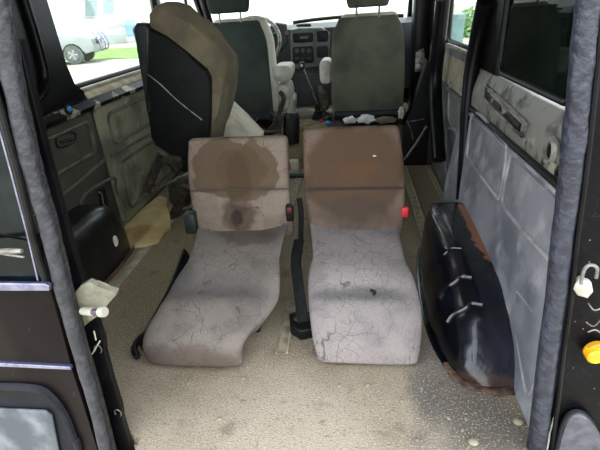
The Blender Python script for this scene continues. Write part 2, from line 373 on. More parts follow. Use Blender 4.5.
window(1, XL - .03, 2.21, 3.6, .885, 1.62, M['glass'], .08)
window(2, XL - .03, 1.0, 1.90, .90, 1.62, M['tint'], .1)
bm = BM()   # third pillar left: wide foot that narrows upwards
prism(bm, [(XL - .06, y, z) for y, z in ((1.86, 1.75), (1.88, 1.1), (1.84, .95), (1.74, .87), (1.5, .845), (1.2, .84), (1.0, .84), (1.0, .81), (2.36, .81), (2.30, .84), (2.225, .90), (2.20, 1.0), (2.21, 1.75))], (.085, 0, 0), .02, 4)
struct('trim_3', bm, M['blackpaint'])
bm = BM(); tube(bm, smooth_path([(XL + .03, 2.03, 1.74), (XL + .035, 2.03, 1.1), (XL + .03, 1.98, .93), (XL + .03, 1.8, .86)], 6), .022, 10); struct('trim_4', bm, M['blackpaint'])
bm = BM(); box(bm, (XL - .06, .93, 1.62), (XL, 4.3, 1.76)); struct('trim_5', bm, M['roof'])
bm = BM(); box(bm, (XL - .06, 3.6, .8), (XL, 3.68, 1.7), .01); struct('trim_6', bm, M['blackpaint'])
window(3, XL - .03, 3.70, 4.35, .885, 1.62, M['glass'], .06)
b0 = onx(68, 109, XL + .06)
bm = BM(); tube(bm, [b0, b0 + Vector((.006, 0, 0))], .03, 16); loc = b0
bl = thing('blue_screw_cap', 'small blue and black cap where left rail meets the pillar', 'cap', b0)
obj('washer', bm, M['black'], bl)
bm = BM(); tube(bm, [b0, b0 + Vector((.018, 0, 0))], [.018, .01], 8); obj('cap', bm, M['blue'], bl)
# right wall : profile extruded
def profile(bm, prof, y0, y1, n=1):
    prof = list(prof)
    return prism(bm, [(a, y0, b) for a, b in prof], (0, y1 - y0, 0))
bm = BM(); profile(bm, ((.535, 0), (.545, .2), (.60, .62), (.615, .69), (.70, .69), (.70, 0)), .93, 2.5)
struct('wall_right', bm, M['cardR'], smooth=False)
def xr(z): return .535 + (z / .62) * .065 if z < .62 else .60
rp_ = thing('side_trim_card', 'pale scuffed grey trim card on right wall above wheel arch', 'trim panel', (.6, 1.8, .3))
def ribR(pts, r=.007, m='cardR', dx=-.002):
    bm = BM(); P_ = [Vector((xr(z) + dx, y, z)) for y, z in pts]; tube(bm, P_, r, 8, closed=True); return bm
def rib_from_px(pxs, x0=.59, n=3):
    o = []
    for p in pxs:
        x = x0
        for _ in range(6): q = onx(*p, x); x = xr(max(0, q.z)) - .003
        o.append(onx(*p, x))
    return o
def tubec(pts, r, n=3):
    bm = BM(); tube(bm, smooth_path(pts, n, True), r, 8, closed=True); return bm
obj('moulded_rib', tubec(rib_from_px([(474, 112), (500, 137), (507, 150), (500, 195), (494, 193), (470, 160), (468, 150)]), .008), M['ribR'], rp_)
obj('moulded_rib', tubec(rib_from_px([(511, 155), (516, 155), (560, 196), (566, 215), (556, 262), (548, 258), (508, 212), (503, 195)]), .008), M['ribR'], rp_)
obj('moulded_rib', tubec(rib_from_px([(517, 294), (522, 296), (543, 330), (538, 372), (530, 395), (524, 380), (516, 320)]), .007), M['ribR'], rp_)
bm = BM(); tube(bm, [(.606, 1.0, .655), (.606, 1.7, .655), (.606, 2.47, .655)], .012, 8); obj('top_piping', bm, M['cardR'], rp_)
bm = BM(); tube(bm, [(.600, .95, .685), (.600, 1.7, .688), (.600, 2.47, .690)], .012, 8); struct('trim_29', bm, M['black'])  # black tube added to draw the dark groove line below the ledge
bm = BM()   # dusty metal ledge between card and window
profile(bm, ((.607, .69), (.608, .735), (.615, .78), (.635, .835), (.648, .865), (.74, .865), (.74, .69)), .93, 2.52); struct('trim_7', bm, M['dusty'])
def ledge(px, py, off=.012):
    # point on the sloping ledge
    z = .75; x = .61
    for _ in range(8):
        q = onx(px, py, x); z = q.z; x = (.608 + max(0, min(1, (z - .735) / .165)) * .052) - off
    return onx(px, py, x)
lb = thing('ledge_bracket', 'dusty black slotted bracket on ledge under dark right window', 'bracket', ledge(505, 105))
bm = BM(); tube(bm, smooth_path([ledge(*p) for p in ((485, 88), (488, 87), (524, 120), (526, 127), (522, 134), (518, 133), (486, 101), (484, 95))], 4, True), .006, 8, closed=True); obj('rim', bm, M['dusty'], lb)
bm = BM(); prism(bm, [ledge(*p, .004) for p in ((488, 92), (502, 106), (502, 112), (487, 98))], (-.008, 0, 0), .003); obj('slot_plate', bm, M['scuffed'], lb)
bm = BM(); prism(bm, [ledge(*p, .004) for p in ((505, 108), (522, 124), (520, 131), (505, 117))], (-.008, 0, 0), .003); obj('slot_plate', bm, M['scuffed'], lb)
hb = thing('belt_guide_boss', 'round dark hole with dusty rim beside the right weatherstrip', 'bracket', ledge(562, 152))
c0 = ledge(555, 151, .0); 
bm = BM(); tube(bm, [c0 + Vector((-.012, .030 * math.cos(a), .036 * math.sin(a))) for a in [k * math.pi / 10 for k in range(20)]], .012, 8, closed=True); obj('rim', bm, M['dusty'], hb)
bm = BM(); tube(bm, [c0 + Vector((.01, 0, 0)), c0 + Vector((-.016, 0, 0))], .022, 16); obj('hole', bm, M['black'], hb)
bm = BM(); prism(bm, [ledge(*p, .003) for p in ((553, 160), (570, 176), (568, 184), (551, 170))], (-.012, 0, 0), .004); obj('lip', bm, M['scuffed'], hb)
window(4, .655, 1.40, 2.13, .885, 1.66, M['tint'], .06, .012)
bm = BM(); prism(bm, [(.64, y, z) for y, z in ((2.13, 1.76), (2.14, 1.0), (2.14, .87), (2.53, .87), (2.53, 1.76))], (.05, 0, 0), .008); struct('trim_8', bm, M['blackpaint'])
bm = BM(); box(bm, (.66, .93, 1.66), (.74, 4.3, 1.76)); struct('trim_9', bm, M['roof'])
bm = BM(); prism(bm, [(.655, y, z) for y, z in ((1.40, 1.76), (1.40, .95), (1.43, .87), (.93, .87), (.93, 1.76))], (.05, 0, 0), .01); struct('trim_10', bm, M['blackpaint'])
bm = BM(); tube(bm, smooth_path([(.65, 1.33, 1.7), (.65, 1.33, 1.0), (.65, 1.35, .92), (.645, 1.38, .88)], 5), .02, 10); struct('trim_11', bm, M['dusty'])
# centre pillar with seal (right), leaning as the seal does
pc = [onx(487, 0, .62), onx(480, 30, .62), onx(472, 70, .61), onx(468, 105, .60), onx(465, 150, .59), onx(461, 200, .57)]
bm = BM(); P12 = smooth_path(pc, 5); tube(bm, P12, [.046 - .018 * i / (len(P12) - 1) for i in range(len(P12))], 12); struct('trim_12', bm, M['blackpaint'])
bm = BM(); box(bm, (.61, 2.44, 0), (.68, 2.58, .9), .01); struct('trim_13', bm, M['blackpaint'])
# sliding side door
sd = thing('door_1', 'dark grey sliding side door with clear window on the right', 'door', (.64, 3.1, 0)); sd['kind'] = 'structure'
del sd['category']
bm = BM(); prism(bm, [(.64, y, z) for y, z in ((2.62, .0), (3.95, .0), (3.95, .9), (2.62, .9))], (.06, 0, 0), .01); obj('panel', bm, M['cardD'], sd)
for pts in ([(452, 80), (469, 100), (464, 135), (450, 122), (449, 100)], [(449, 128), (463, 143), (459, 190), (447, 175), (446, 150)]):
    obj('moulded_rib', tubec([onx(*p, .635) for p in pts], .008), M['ribR'], sd)
bm = BM(); tube(bm, [(.63, 2.66, .66), (.63, 3.9, .66)], .014, 8); obj('top_piping', bm, M['cardD'], sd)
bm = BM(); profile(bm, ((.635, .68), (.64, .86), (.66, .91), (.70, .91), (.70, .68)), 2.64, 3.95); obj('sill', bm, M['dustlight'], sd)
window(5, .67, 2.60, 3.36, .93, 1.66, M['glass'], .07)
bm = BM(); box(bm, (.62, 3.40, .9), (.70, 3.95, 1.7), .02); struct('trim_15', bm, M['blackpaint'])
# B pillar region
bm = BM(); tube(bm, smooth_path([onx(*p, .56) for p in ((443, 0), (439, 40), (435, 90), (439, 160))], 5), .045, 10); struct('trim_16', bm, M['blackpaint'])
bm = BM(); box(bm, (.50, 3.9, .33), (.66, 4.08, 1.7), .03); struct('trim_17', bm, M['blackpaint'])
bm = BM(); prism(bm, [(.40, 3.45, 0), (.60, 3.45, 0), (.60, 3.45, .75), (.55, 3.45, .8), (.47, 3.45, .45), (.40, 3.45, .34)], (0, .12, 0), .01); struct('trim_18', bm, M['black'])
lt = thing('door_catch', 'pale metal door catch on dark pillar beside passenger seat', 'catch', ony(419, 66, 3.85))
bm = BM(); prism(bm, [ony(*p, 3.88) for p in ((416, 52), (424, 48), (425, 62), (422, 72), (415, 72))], (0, .02, 0), .005); obj('plate', bm, M['metal'], lt)
bm = BM(); cyl(bm, ony(418, 66, 3.88), ony(418, 66, 3.84), .02); obj('pin', bm, M['cream'], lt)
bs = thing('seat_belt', 'thin grey seat belt hanging slack beside the passenger seat', 'belt', ony(420, 168, 3.4))
bm = BM(); tube(bm, smooth_path([ony(*p, 3.4) for p in ((404, 160), (415, 145), (427, 126))], 5), .006, 6, flat=(.010, .003, (0, 1, 0))); obj('webbing', bm, M['metal'], bs)
bm = BM(); tube(bm, smooth_path([ony(*p, 3.42) for p in ((407, 121), (411, 130), (413, 140))], 5), .006, 6); tube(bm, [ony(408, 122, 3.42), ony(424, 119, 3.42)], .004, 6); obj('webbing', bm, M['metal'], bs)
# floor rails
def rail(label, x, y0, y1, w_=.022, x2=None):
    x2 = x if x2 is None else x2
    r = thing('floor_rail', label, 'rail', ((x + x2) / 2, (y0 + y1) / 2, 0))
    bm = BM(); prism(bm, [(x - w_, y0, .001), (x + w_, y0, .001), (x2 + w_, y1, .001), (x2 - w_, y1, .001)], (0, 0, .006), .002); obj('base', bm, simple('rail_base', (150, 140, 114), (112, 102, 80), scale=20, rough=.7, bump=.4), r)
    for s_ in (-1, 1):
        bm = BM(); tube(bm, [(x + s_ * w_, y0, .009), (x2 + s_ * w_, y1, .009)], .005, 6); obj('edge_strip', bm, M['dustlight'], r)
    return r
rail('pale seat rail on floor nearest the passenger seat side of right grey seat', .41, 2.2, 3.42)
rail('thin seat rail on floor running beside the right wall', .60, 2.56, 3.42, .012)
rail('flat worn seat rail in the carpet between the two grey seats', -.275, 1.28, 1.62, .022)
rail('thin pale rail behind the gap of the two grey seats', -.41, 2.3, 3.4, .02)
bm = BM(); tube(bm, [(-1.19, 1.5, .004), (-1.18, 2.6, .004), (-1.18, 3.3, .004)], .014, 8, flat=(.03, .006, (0, 0, 1))); struct('trim_19', bm, M['dustlight'])
# board on the floor
bp = [onz(*p, .004) for p in ((119, 229), (140, 211), (160, 196), (167, 199), (166, 206), (170, 216), (171, 231), (164, 234), (159, 244), (146, 248), (131, 249), (124, 240))]
bm = BM(); prism(bm, bp, (0, 0, .008), .002); rough_up(bm, .0015, 9); o = obj('floor_board', bm, M['board'], at=onz(146, 225, 0)); tag(o, 'stained yellow board lying on floor by the left wall', 'board')
# ------------------------------------------------------------------ wheel arches
def arch(label, side, x_in, x_wall, y0, y1, h, mat):
    """side +1: wall to the right"""
    root = thing('wheel_arch', label, 'wheel arch', ((x_in + x_wall) / 2, (y0 + y1) / 2, 0))
    bm = BM(); n = 40; mcross = 12; rings = []
    for i in range(n + 1):
        t = i / n; y = y0 + (y1 - y0) * t
        e = abs(2 * t - 1); hh = h * (1 - e ** 4.6) ** (1 / 2.2) + .004
        # inner edge pulls towards the wall at the ends
        inset = (1 - (1 - e ** 5) ** .5) * .55 * abs(x_wall - x_in)
        r = []; W_ = abs(x_wall - x_in) - inset
        for k in range(mcross + 1):
            a = k / mcross * math.pi / 2
            u = W_ * (1 - abs(math.cos(a)) ** (2 / 5.5)); zz = hh * (math.sin(a) ** (2 / 3.4))
            # creases
            r.append(bm.verts.new((x_in + side * (inset + u), y, zz)))
        rings.append(r)
    for A, B in zip(rings, rings[1:]):
        for k in range(mcross): bm.faces.new([A[k], A[k + 1], B[k + 1], B[k]])
    obj('shell', bm, mat, root)
    return root
def arch_pt(x_in, x_wall, y0, y1, h, y, k, out=.0, side=1):
    e = abs(2 * (y - y0) / (y1 - y0) - 1); hh = h * (1 - e ** 4.6) ** (1 / 2.2) + .004
    inset = (1 - (1 - e ** 5) ** .5) * .55 * abs(x_wall - x_in); a = k * math.pi / 2; W_ = abs(x_wall - x_in) - inset
    return Vector((x_in + side * (inset + W_ * (1 - abs(math.cos(a)) ** (2 / 5.5))) - side * out, y, hh * (math.sin(a) ** (2 / 3.4)) + out))
def lerp_tab(tab, y):
    for (a, b), (c, d_) in zip(tab, tab[1:]):
        if a <= y <= c: return b + (d_ - b) * (y - a) / (c - a)
    return tab[0][1] if y < tab[0][0] else tab[-1][1]
XF = ((1.14, .44), (1.155, .39), (1.18, .365), (1.22, .345), (1.33, .318), (1.47, .306), (1.72, .315), (1.94, .335), (2.08, .358), (2.17, .39), (2.22, .43), (2.25, .50))
HH = ((1.14, .004), (1.155, .04), (1.18, .085), (1.22, .13), (1.3, .185), (1.42, .228), (1.6, .252), (1.85, .266), (2.02, .272), (2.12, .264), (2.18, .21), (2.22, .10), (2.25, .004))
XW = .565
def section(y, n=4):
    x0 = lerp_tab(XF, y); h = lerp_tab(HH, y); k = min(1, h / .2) * (1 - .65 * max(0, min(1, (y - 1.6) / .45)))
    pts = [V((x0, y, 0)), V((x0 + .012 * k, y, h * .30)), V((x0 + .042 * k, y, h * .68)), V((x0 + .085 * k, y, h * .92)), V((x0 + .125 * k, y, h)), V((min(XW - .02, x0 + .17), y, h * 1.01)), V((XW, y, h * .99))]
    return smooth_path(pts, n)
V = Vector
am = Mt('right_arch_paint', (7, 8, 13), (15, 17, 30), scale=5, rough=.27, bump=.35, bscale=12, coat=.3)
am.spot((.105, .15, .27), (.06, .36, .09), (124, 80, 54), .95, .6, 16, .25)
am.spot((.03, -.54, .02), (.2, .055, .035), (58, 40, 33), .7, .6, 14, .4)
am.spot((-.03, .25, .2), (.10, .25, .2), (44, 42, 34), .6, .8, 10, .5)  # paints the brownish-green reflection on the far half
am.speck(40, .05, (120, 118, 112), .5)
a1 = thing('wheel_arch', 'glossy black wheel arch with rusty top edge against the right wall', 'wheel arch', (.46, 1.70, 0))
bm = BM(); rings = []
ys = [1.14 + .0035 * (i ** 1.5) for i in range(0, 16)]; ys += [ys[-1] + (2.10 - ys[-1]) * i / 22 for i in range(1, 23)] + [2.13, 2.16, 2.18, 2.2, 2.215, 2.23, 2.24, 2.25]
for y in ys: rings.append([bm.verts.new(p) for p in section(y)])
for A, B in zip(rings, rings[1:]):
    for k in range(len(A) - 1): bm.faces.new([A[k], A[k + 1], B[k + 1], B[k]])
rough_up(bm, .004, 9); obj('shell', bm, am.done(), a1)
for y in (1.47, 1.345, 1.66):
    sec = section(y); bm = BM(); tube(bm, [p + V((0, .006 * math.sin(k), 0)) for k, p in enumerate(sec[7:19])], .010 if y < 1.6 else .006, 8); obj('pressed_rib', bm, M['arch'], a1)
bm = BM(); tube(bm, smooth_path([V((lerp_tab(XF, y) - .006, y, .004)) for y in (2.1, 1.94, 1.72, 1.47, 1.33, 1.22)], 4), .012, 8, flat=(.009, .004, (0, 0, 1))); rough_up(bm, .002, 20); obj('welded_flange', bm, M['arch'], a1)
bm = BM(); tube(bm, smooth_path([(.338, 1.25, .006), (.352, 1.19, .008), (.39, 1.15, .008), (.47, 1.125, .008), (.53, 1.13, .008)], 6), .012, 8, flat=(.016, .006, (0, 0, 1))); rough_up(bm, .005, 26); obj('rusty_flange', bm, M['rust'], a1)
AL = (-1.25, -1.45, 1.35, 2.17, .34)
lm = Mt('left_arch_paint', (12, 12, 12), (24, 23, 20), scale=7, rough=.3, bump=.25, bscale=14)
lm.spot((.09, .19, .14), (.05, .025, .03), (214, 212, 200), 1, .6, 30, .1)  # one small white spot on the inner face
a2 = arch('black wheel arch with a small white spot against the left wall', -1, *AL, lm.done())
bm = BM(); tube(bm, [(-1.245, 1.45, .006), (-1.24, 1.9, .006), (-1.26, 2.12, .006)], .01, 6); obj('rusty_flange', bm, M['rust'], a2)
# ------------------------------------------------------------------ rear seats
V = Vector
def belt_path(bm, pts, w_=.024): tube(bm, smooth_path(pts, 5), .01, 8, flat=(w_, .004, (0, -1, .3)))
# left one
def rear_seat(label, base, cush, back, fab_c, fab_b):
    r = thing('rear_seat', label, 'seat', base)
    bm = BM(); loft(bm, cush, 5.0, 40, 6, .03); 
    for v_ in bm.verts:
        u_ = (v_.co.x - base.x) / .235
        yy = v_.co.y; zt_ = .10 + .2 * max(0, min(1, (yy - 1.2) / .35)); dep = max(0, min(1, (zt_ - v_.co.z) / .15)) * max(0, min(1, (yy - 1.19) / .12))
        v_.co.x = base.x + (v_.co.x - base.x) * (1 - .34 * dep)
        if v_.co.z > .12: v_.co.z += .028 * min(1.3, abs(u_)) ** 4 * max(0, min(1, (v_.co.y - 1.35) / .3)) - .020 * (1 - .5 * min(1, abs(u_))) * math.exp(-((v_.co.y - 1.40) / .045) ** 2)
    rough_up(bm, .004, 7, 1); obj('seat_cushion', bm, fab_c, r)
    bm = BM(); loft(bm, back, 5.5, 40, 6, .022); 
    for v_ in bm.verts:
        u_ = (v_.co.x - base.x) / .235
        v_.co.y -= (.045 * max(0, 1 - u_ * u_) * max(0, min(1, (.46 - v_.co.z) / .14)) + .010 * max(0, 1 - u_ * u_)) if v_.co.y < 1.85 + (v_.co.z - .5) * .15 else 0
    rough_up(bm, .004, 6, 3); obj('backrest', bm, fab_b, r)
    return r
def st(y, z, xl, xr_, th, pitch):
    p = math.radians(pitch); nrm = V((0, -math.sin(p), math.cos(p)))     # pitch>0: surface faces forward to the camera
    c = V(((xl + xr_) / 2, y, z)) - nrm * th / 2
    return (c, V(((xr_ - xl) / 2, 0, 0)), nrm * th / 2)
def bst(y, z, xl, xr_, th, lean):
    p = math.radians(lean); nrm = V((0, -math.cos(p), math.sin(p)))
    c = V(((xl + xr_) / 2, y, z)) - nrm * th / 2
    return (c, V(((xr_ - xl) / 2, 0, 0)), nrm * th / 2)
GR1, GR2 = (128, 119, 110), (100, 93, 87)
baseL = V((-.52, 1.5, 0)); baseR = V((.03, 1.5, 0))
fLc = fabric('left_cushion_cloth', GR1, GR2, [((.05, .22, .3), (.2, .1, .1), (76, 64, 54), .6, .6, 9, .5), ((-.05, -.1, .2), (.3, .12, .2), (84, 82, 80), .6, .6, 8, .6), ((-.05, -.33, .05), (.3, .08, .1), (84, 72, 62), .7, .6, 8, .5)])  # grey middle patch paints the crease shade; fold and front patches are browner
fLb = fabric('left_backrest_cloth', (136, 122, 108), (118, 104, 92), [((-.03, .3, .56), (.185, .4, .12), (92, 76, 58), .85, .55, 7, .1), ((.07, .3, .55), (.14, .4, .13), (90, 74, 56), .8, .55, 8, .1), ((.02, .3, .50), (.06, .4, .18), (74, 60, 46), .5, .7, 8, .4), ((.02, .3, .36), (.10, .3, .085), (64, 50, 41), .75, .7, 10, .5), ((0, .3, .36), (.04, .3, .05), (40, 33, 30), .7, .8, 14, .5)])
cL = [st(1.80, .30, -.74, -.27, .12, 5), st(1.62, .285, -.735, -.262, .22, 4), st(1.48, .262, -.74, -.262, .23, 8), st(1.37, .232, -.75, -.278, .21, 14), st(1.29, .205, -.765, -.318, .20, 22), st(1.22, .16, -.782, -.365, .15, 58), st(1.178, .10, -.79, -.40, .13, 80), st(1.175, .045, -.785, -.40, .12, 92)]
bL = [bst(1.80, .26, -.74, -.275, .09, -4), bst(1.80, .38, -.745, -.278, .10, 2), bst(1.84, .50, -.755, -.285, .10, 6), bst(1.865, .60, -.75, -.285, .10, 8), bst(1.885, .672, -.742, -.288, .09, 10)]
sL = rear_seat('grey patterned rear seat on the left with brown stained backrest', baseL, cL, bL, fLc, fLb)
bm = BM(); tube(bm, [V((-.735 + .46 * t, 1.812 + .003 * math.sin(t * 3.1), .475)) for t in [i / 10 for i in range(11)]], .004, 6); obj('seam', bm, fabric('seam_cloth', (96, 85, 74), (86, 76, 67)), sL)
bm = BM(); tube(bm, smooth_path([(-.765, 1.70, .20), (-.77, 1.5, .13), (-.80, 1.35, .07), (-.815, 1.25, .05)], 6), .02, 10, flat=(.014, .045, (0, 0, 1))); obj('side_frame', bm, M['black'], sL)
bm = BM(); tube(bm, smooth_path([(-.80, 1.36, .05), (-.84, 1.30, .055), (-.845, 1.24, .05), (-.815, 1.20, .045)], 6), .013, 8); obj('release_bar', bm, M['black'], sL)
q = ony(192, 222, 1.78)
bm = BM(); box(bm, q + V((-.03, -.03, -.05)), q + V((.025, .03, .05)), .008); obj('recliner_cover', bm, M['darkgreen'], sL)
bm = BM(); box(bm, (-.70, 1.40, .0), (-.38, 1.75, .05), .01); obj('base_frame', bm, M['black'], sL)
q = ony(289, 213, 1.80)
bm = BM(); box(bm, q + V((-.012, -.02, -.035)), q + V((.02, .02, .04)), .005); bk = obj('belt_buckle', bm, M['black'], sL)
bm = BM(); box(bm, q + V((-.004, -.025, .012)), q + V((.014, -.018, .036)), .002); obj('release_button', bm, simple('dark_red_plastic', (110, 24, 24), (80, 20, 20), rough=.5), bk)
# right one
fRc = fabric('right_cushion_cloth', (146, 137, 132), (122, 115, 112), [((-.02, -.12, .2), (.24, .05, .1), (80, 82, 82), .6, .7, 9, .6)])  # grey band paints the shade along the cushion crease
fRb = fabric('right_backrest_cloth', (118, 102, 88), (104, 88, 76), [((-.01, .3, .53), (.25, .5, .215), (84, 66, 52), .88, .3, 7, .2), ((-.01, .3, .55), (.11, .3, .07), (98, 70, 48), .5, .6, 10, .5), ((0, .3, .36), (.24, .3, .09), (70, 60, 55), .6, .4, 8, .5)])
cR = [st(1.80, .30, -.208, .222, .12, 5), st(1.62, .288, -.20, .238, .22, 4), st(1.48, .268, -.195, .252, .23, 9), st(1.38, .228, -.185, .262, .20, 26), st(1.31, .185, -.175, .265, .19, 36), st(1.255, .13, -.165, .262, .16, 55), st(1.225, .08, -.155, .255, .12, 72), st(1.218, .045, -.15, .25, .10, 84)]
bR = [bst(1.80, .26, -.20, .225, .09, -4), bst(1.80, .38, -.21, .232, .10, 2), bst(1.84, .50, -.215, .232, .10, 6), bst(1.865, .60, -.215, .222, .10, 8), bst(1.885, .700, -.21, .206, .09, 10)]
sR = rear_seat('grey patterned rear seat on the right with large rust brown backrest stain', baseR, cR, bR, fRc, fRb)
bm = BM(); tube(bm, smooth_path([ony(299, 198, 1.76), ony(301, 212, 1.74), ony(301, 235, 1.70), ony(300, 252, 1.62)], 5), .012, 8, flat=(.012, .022, (0, -1, 0))); obj('recliner_lever', bm, M['black'], sR)
bm = BM(); belt_path(bm, [ony(299, 240, 1.62), ony(296, 262, 1.5), ony(299, 290, 1.40), ony(303, 322, 1.31)], .022); obj('belt_webbing', bm, simple('black_webbing', (13, 14, 14), (22, 22, 22), scale=60, rough=.8, bump=.3, spec=.15), sR)
q = [onz(*p, .055) for p in ((289, 313), (300, 309), (313, 312), (315, 328), (300, 331), (290, 325))]
bm = BM(); prism(bm, q, (0, 0, -.05), .008); an = obj('belt_anchor', bm, M['black'], sR)
bm = BM(); c_ = sum(q, V()) / 6; tube(bm, [c_ + V((.026 * math.cos(a), .013 * math.sin(a), .004)) for a in [k * math.pi / 8 for k in range(16)]], .005, 6, closed=True); obj('anchor_loop', bm, M['metal'], an)
bm = BM(); box(bm, (-.11, 1.40, .0), (.16, 1.75, .05), .01); obj('base_frame', bm, M['black'], sR)
q = ony(404, 212, 1.80)
bm = BM(); box(bm, q + V((-.012, -.012, -.022)), q + V((.018, .012, .024)), .005); obj('belt_buckle', bm, M['red'], sR)
bm = BM(); tube(bm, [V((-.205 + .43 * t, 1.812, .47)) for t in [i / 10 for i in range(11)]], .004, 6); obj('seam', bm, simple('dark_seam', (62, 50, 43), rough=.9), sR)
bm = BM()
hp_ = ony(372, 293, 1.345)
tube(bm, smooth_path([hp_ + V((-.006, 0, .012)), hp_ + V((.006, -.006, .012)), hp_ + V((.010, -.006, .004)), hp_ + V((.002, -.009, 0))], 4), .006, 8)
o = obj('burn_hole', bm, M['black'], sR)
bm = BM()
for px, py in ((374, 157),): 
    q = ony(px, py, 1.863); rr = [q + V((random.uniform(.006, .016) * math.cos(a), 0, random.uniform(.006, .012) * math.sin(a))) for a in [k * math.pi / 5 for k in range(10)]]
    prism(bm, rr, (0, .006, 0), .001)
obj('white_smear', bm, M['paper'], sR)
# ------------------------------------------------------------------ folded seat on the left
fs = thing('folded_seat', 'tipped seat with dark shell back and olive cloth by left window', 'seat', (-.85, 2.35, 0))
YB = 2.15
sh = [ony(*p, YB) for p in ((131, 30), (134, 25), (147, 27), (165, 37), (186, 53), (206, 70), (210, 78), (210, 110), (209, 142), (196, 158), (188, 162), (172, 152), (155, 147), (150, 138), (148, 115), (143, 80), (137, 50))]
bm = BM(); prism(bm, sh, (0, .05, 0), .02, 4); obj('back_shell', bm, simple('folded_seat_shell', (11, 12, 11), (18, 20, 18), scale=5, rough=.6, spec=.2, bump=.15), fs)
bm = BM(); prism(bm, [ony(*p, YB - .01) for p in ((132, 28), (136, 23), (145, 24), (149, 30), (148, 60), (147, 85), (150, 112), (146, 112), (139, 62))], (0, .10, 0), .015, 4); obj('headrest_edge', bm, M['darkgreen'], fs)
fb = [ony(*p, YB + .04) for p in ((147, 28), (146, 14), (152, 6), (162, 2), (174, 6), (190, 22), (206, 37), (218, 49), (225, 59), (226, 70), (222, 90), (218, 112), (213, 128), (210, 146), (200, 158), (172, 150))]
bm = BM(); prism(bm, fb, (.03, .20, .0), .05, 6); rough_up(bm, .008, 6); obj('upholstery', bm, M['tan'], fs)
bm = BM(); tube(bm, smooth_path([ony(*p, YB - .004) for p in ((147, 74), (160, 84), (178, 101), (202, 120))], 5), .0035, 8); obj('elastic_cord', bm, M['metal'], fs)
cp = [ony(*p, 2.42) for p in ((214, 100), (224, 108), (240, 123), (258, 140), (258, 158), (210, 158))]
bm = BM(); prism(bm, cp, (0, .22, 0), .03, 4); obj('seat_cushion', bm, M['pad'], fs)
def bar(pts, Y, r, nm, m):
    bm = BM(); tube(bm, smooth_path([ony(a, b, Y) for a, b in pts], 4), r, 8); obj(nm, bm, M[m], fs)
bar([(163, 153), (155, 170), (147, 191)], 2.5, .03, 'support_leg', 'gunk')
bar([(146, 192), (165, 184), (190, 174)], 2.5, .011, 'cross_tube', 'metal')
bar([(186, 186), (181, 200), (174, 215)], 2.45, .032, 'support_leg', 'gunk')
bar([(171, 218), (182, 213), (195, 208)], 2.45, .013, 'floor_runner', 'rust')
bar([(164, 158), (172, 163), (178, 170)], 2.42, .03, 'hinge_bracket', 'gunk')
bm = BM(); prism(bm, [ony(*p, 2.5) for p in ((168, 185), (184, 180), (192, 190), (189, 205), (176, 209), (169, 200))], (0, .08, 0), .012); rough_up(bm, .012, 22); obj('latch_mechanism', bm, M['gunk'], fs)
# ------------------------------------------------------------------ front seats
def front_seat(label, xc, px_, mat, side_mat, top_w, zt):
    r = thing('front_seat', label, 'seat', (xc, 3.6, .33))
    W_ = .27
    stn = []
    for z, w_, y in ((.43, W_ * .98, 3.42), (.55, W_, 3.41), (.75, W_ * .99, 3.42), (.95, W_ * .96, 3.45), (1.03, W_ * .90, 3.47), (zt, W_ * .80, 3.48)):
        stn.append((V((xc, y + .035, z)), V((w_, 0, 0)), V((0, .035, 0))))
    bm = BM(); loft(bm, stn, 4.5, 36, 5, .03); obj('backrest', bm, mat, r)
    stn = [(c + V((px_, .08, .0)), w_ * .99, V((0, .07, 0))) for c, w_, t_ in stn]
    bm = BM(); loft(bm, stn, 4, 36, 5, .05); obj('backrest_pad', bm, side_mat, r)
    bm = BM(); tube(bm, [(xc - W_ * .93, 3.42, .43), (xc + W_ * .93, 3.42, .43)], .03, 10, flat=(.02, .035, (0, 0, 1))); obj('lower_trim', bm, M['black'], r)
    bm = BM(); loft(bm, [(V((xc, 3.62, .56)), V((W_, 0, 0)), V((0, 0, .07))), (V((xc, 3.8, .57)), V((W_ * 1.05, 0, 0)), V((0, 0, .08))), (V((xc, 4.0, .58)), V((W_, 0, 0)), V((0, 0, .07)))], 4, 28, 4, .04); obj('seat_cushion', bm, side_mat, r)
    bm = BM(); loft(bm, [(V((xc, 3.50, zt + .11)), V((W_ * .54, 0, 0)), V((0, .045, 0))), (V((xc, 3.50, zt + .18)), V((W_ * .58, 0, 0)), V((0, .05, 0))), (V((xc, 3.50, zt + .26)), V((W_ * .46, 0, 0)), V((0, .045, 0)))], 3.5, 28, 4, .025); obj('headrest', bm, mat, r)
    for s_ in (-1, 1):
        bm = BM(); tube(bm, [(xc + s_ * .08, 3.50, zt - .03), (xc + s_ * .08, 3.50, zt + .12)], .008, 8); obj('headrest_post', bm, M['metal'], r)
    bm = BM()
    box(bm, (xc - .2, 3.56, .33), (xc + .2, 3.95, .37), .01)
    for s_ in (-1, 1): box(bm, (xc + s_ * .2 - .02, 3.56, .35), (xc + s_ * .2 + .02, 3.95, .5), .008)
    obj('base_frame', bm, M['gunk'], r)
    return r
sd_ = front_seat('dark green driver seat seen from behind with headrest, left of gear lever', -.875, .045, M['seatdark'], M['seatside'], .2, 1.10)
sp_ = front_seat('olive grey passenger seat seen from behind with headrest, right of gear lever', .125, .01, M['seatgreen'], M['seatside'], .2, 1.08)
def arm(parent, x0, x1, y0, y1, z0, z1, m='cream'):
    bm = BM(); loft(bm, [(V(((x0 + x1) / 2, y0, (z0 + z1) / 2)), V(((x1 - x0) / 2, 0, 0)), V((0, 0, (z1 - z0) / 2))), (V(((x0 + x1) / 2, y1, (z0 + z1) / 2)), V(((x1 - x0) / 2 * .9, 0, 0)), V((0, 0, (z1 - z0) / 2 * .9)))], 4, 20, 3, .02); return obj('armrest', bm, M[m], parent)
a_ = ony(272, 82, 3.5); b_ = ony(291, 65, 3.5); arm(sd_, a_.x, b_.x, 3.5, 3.8, a_.z, b_.z)
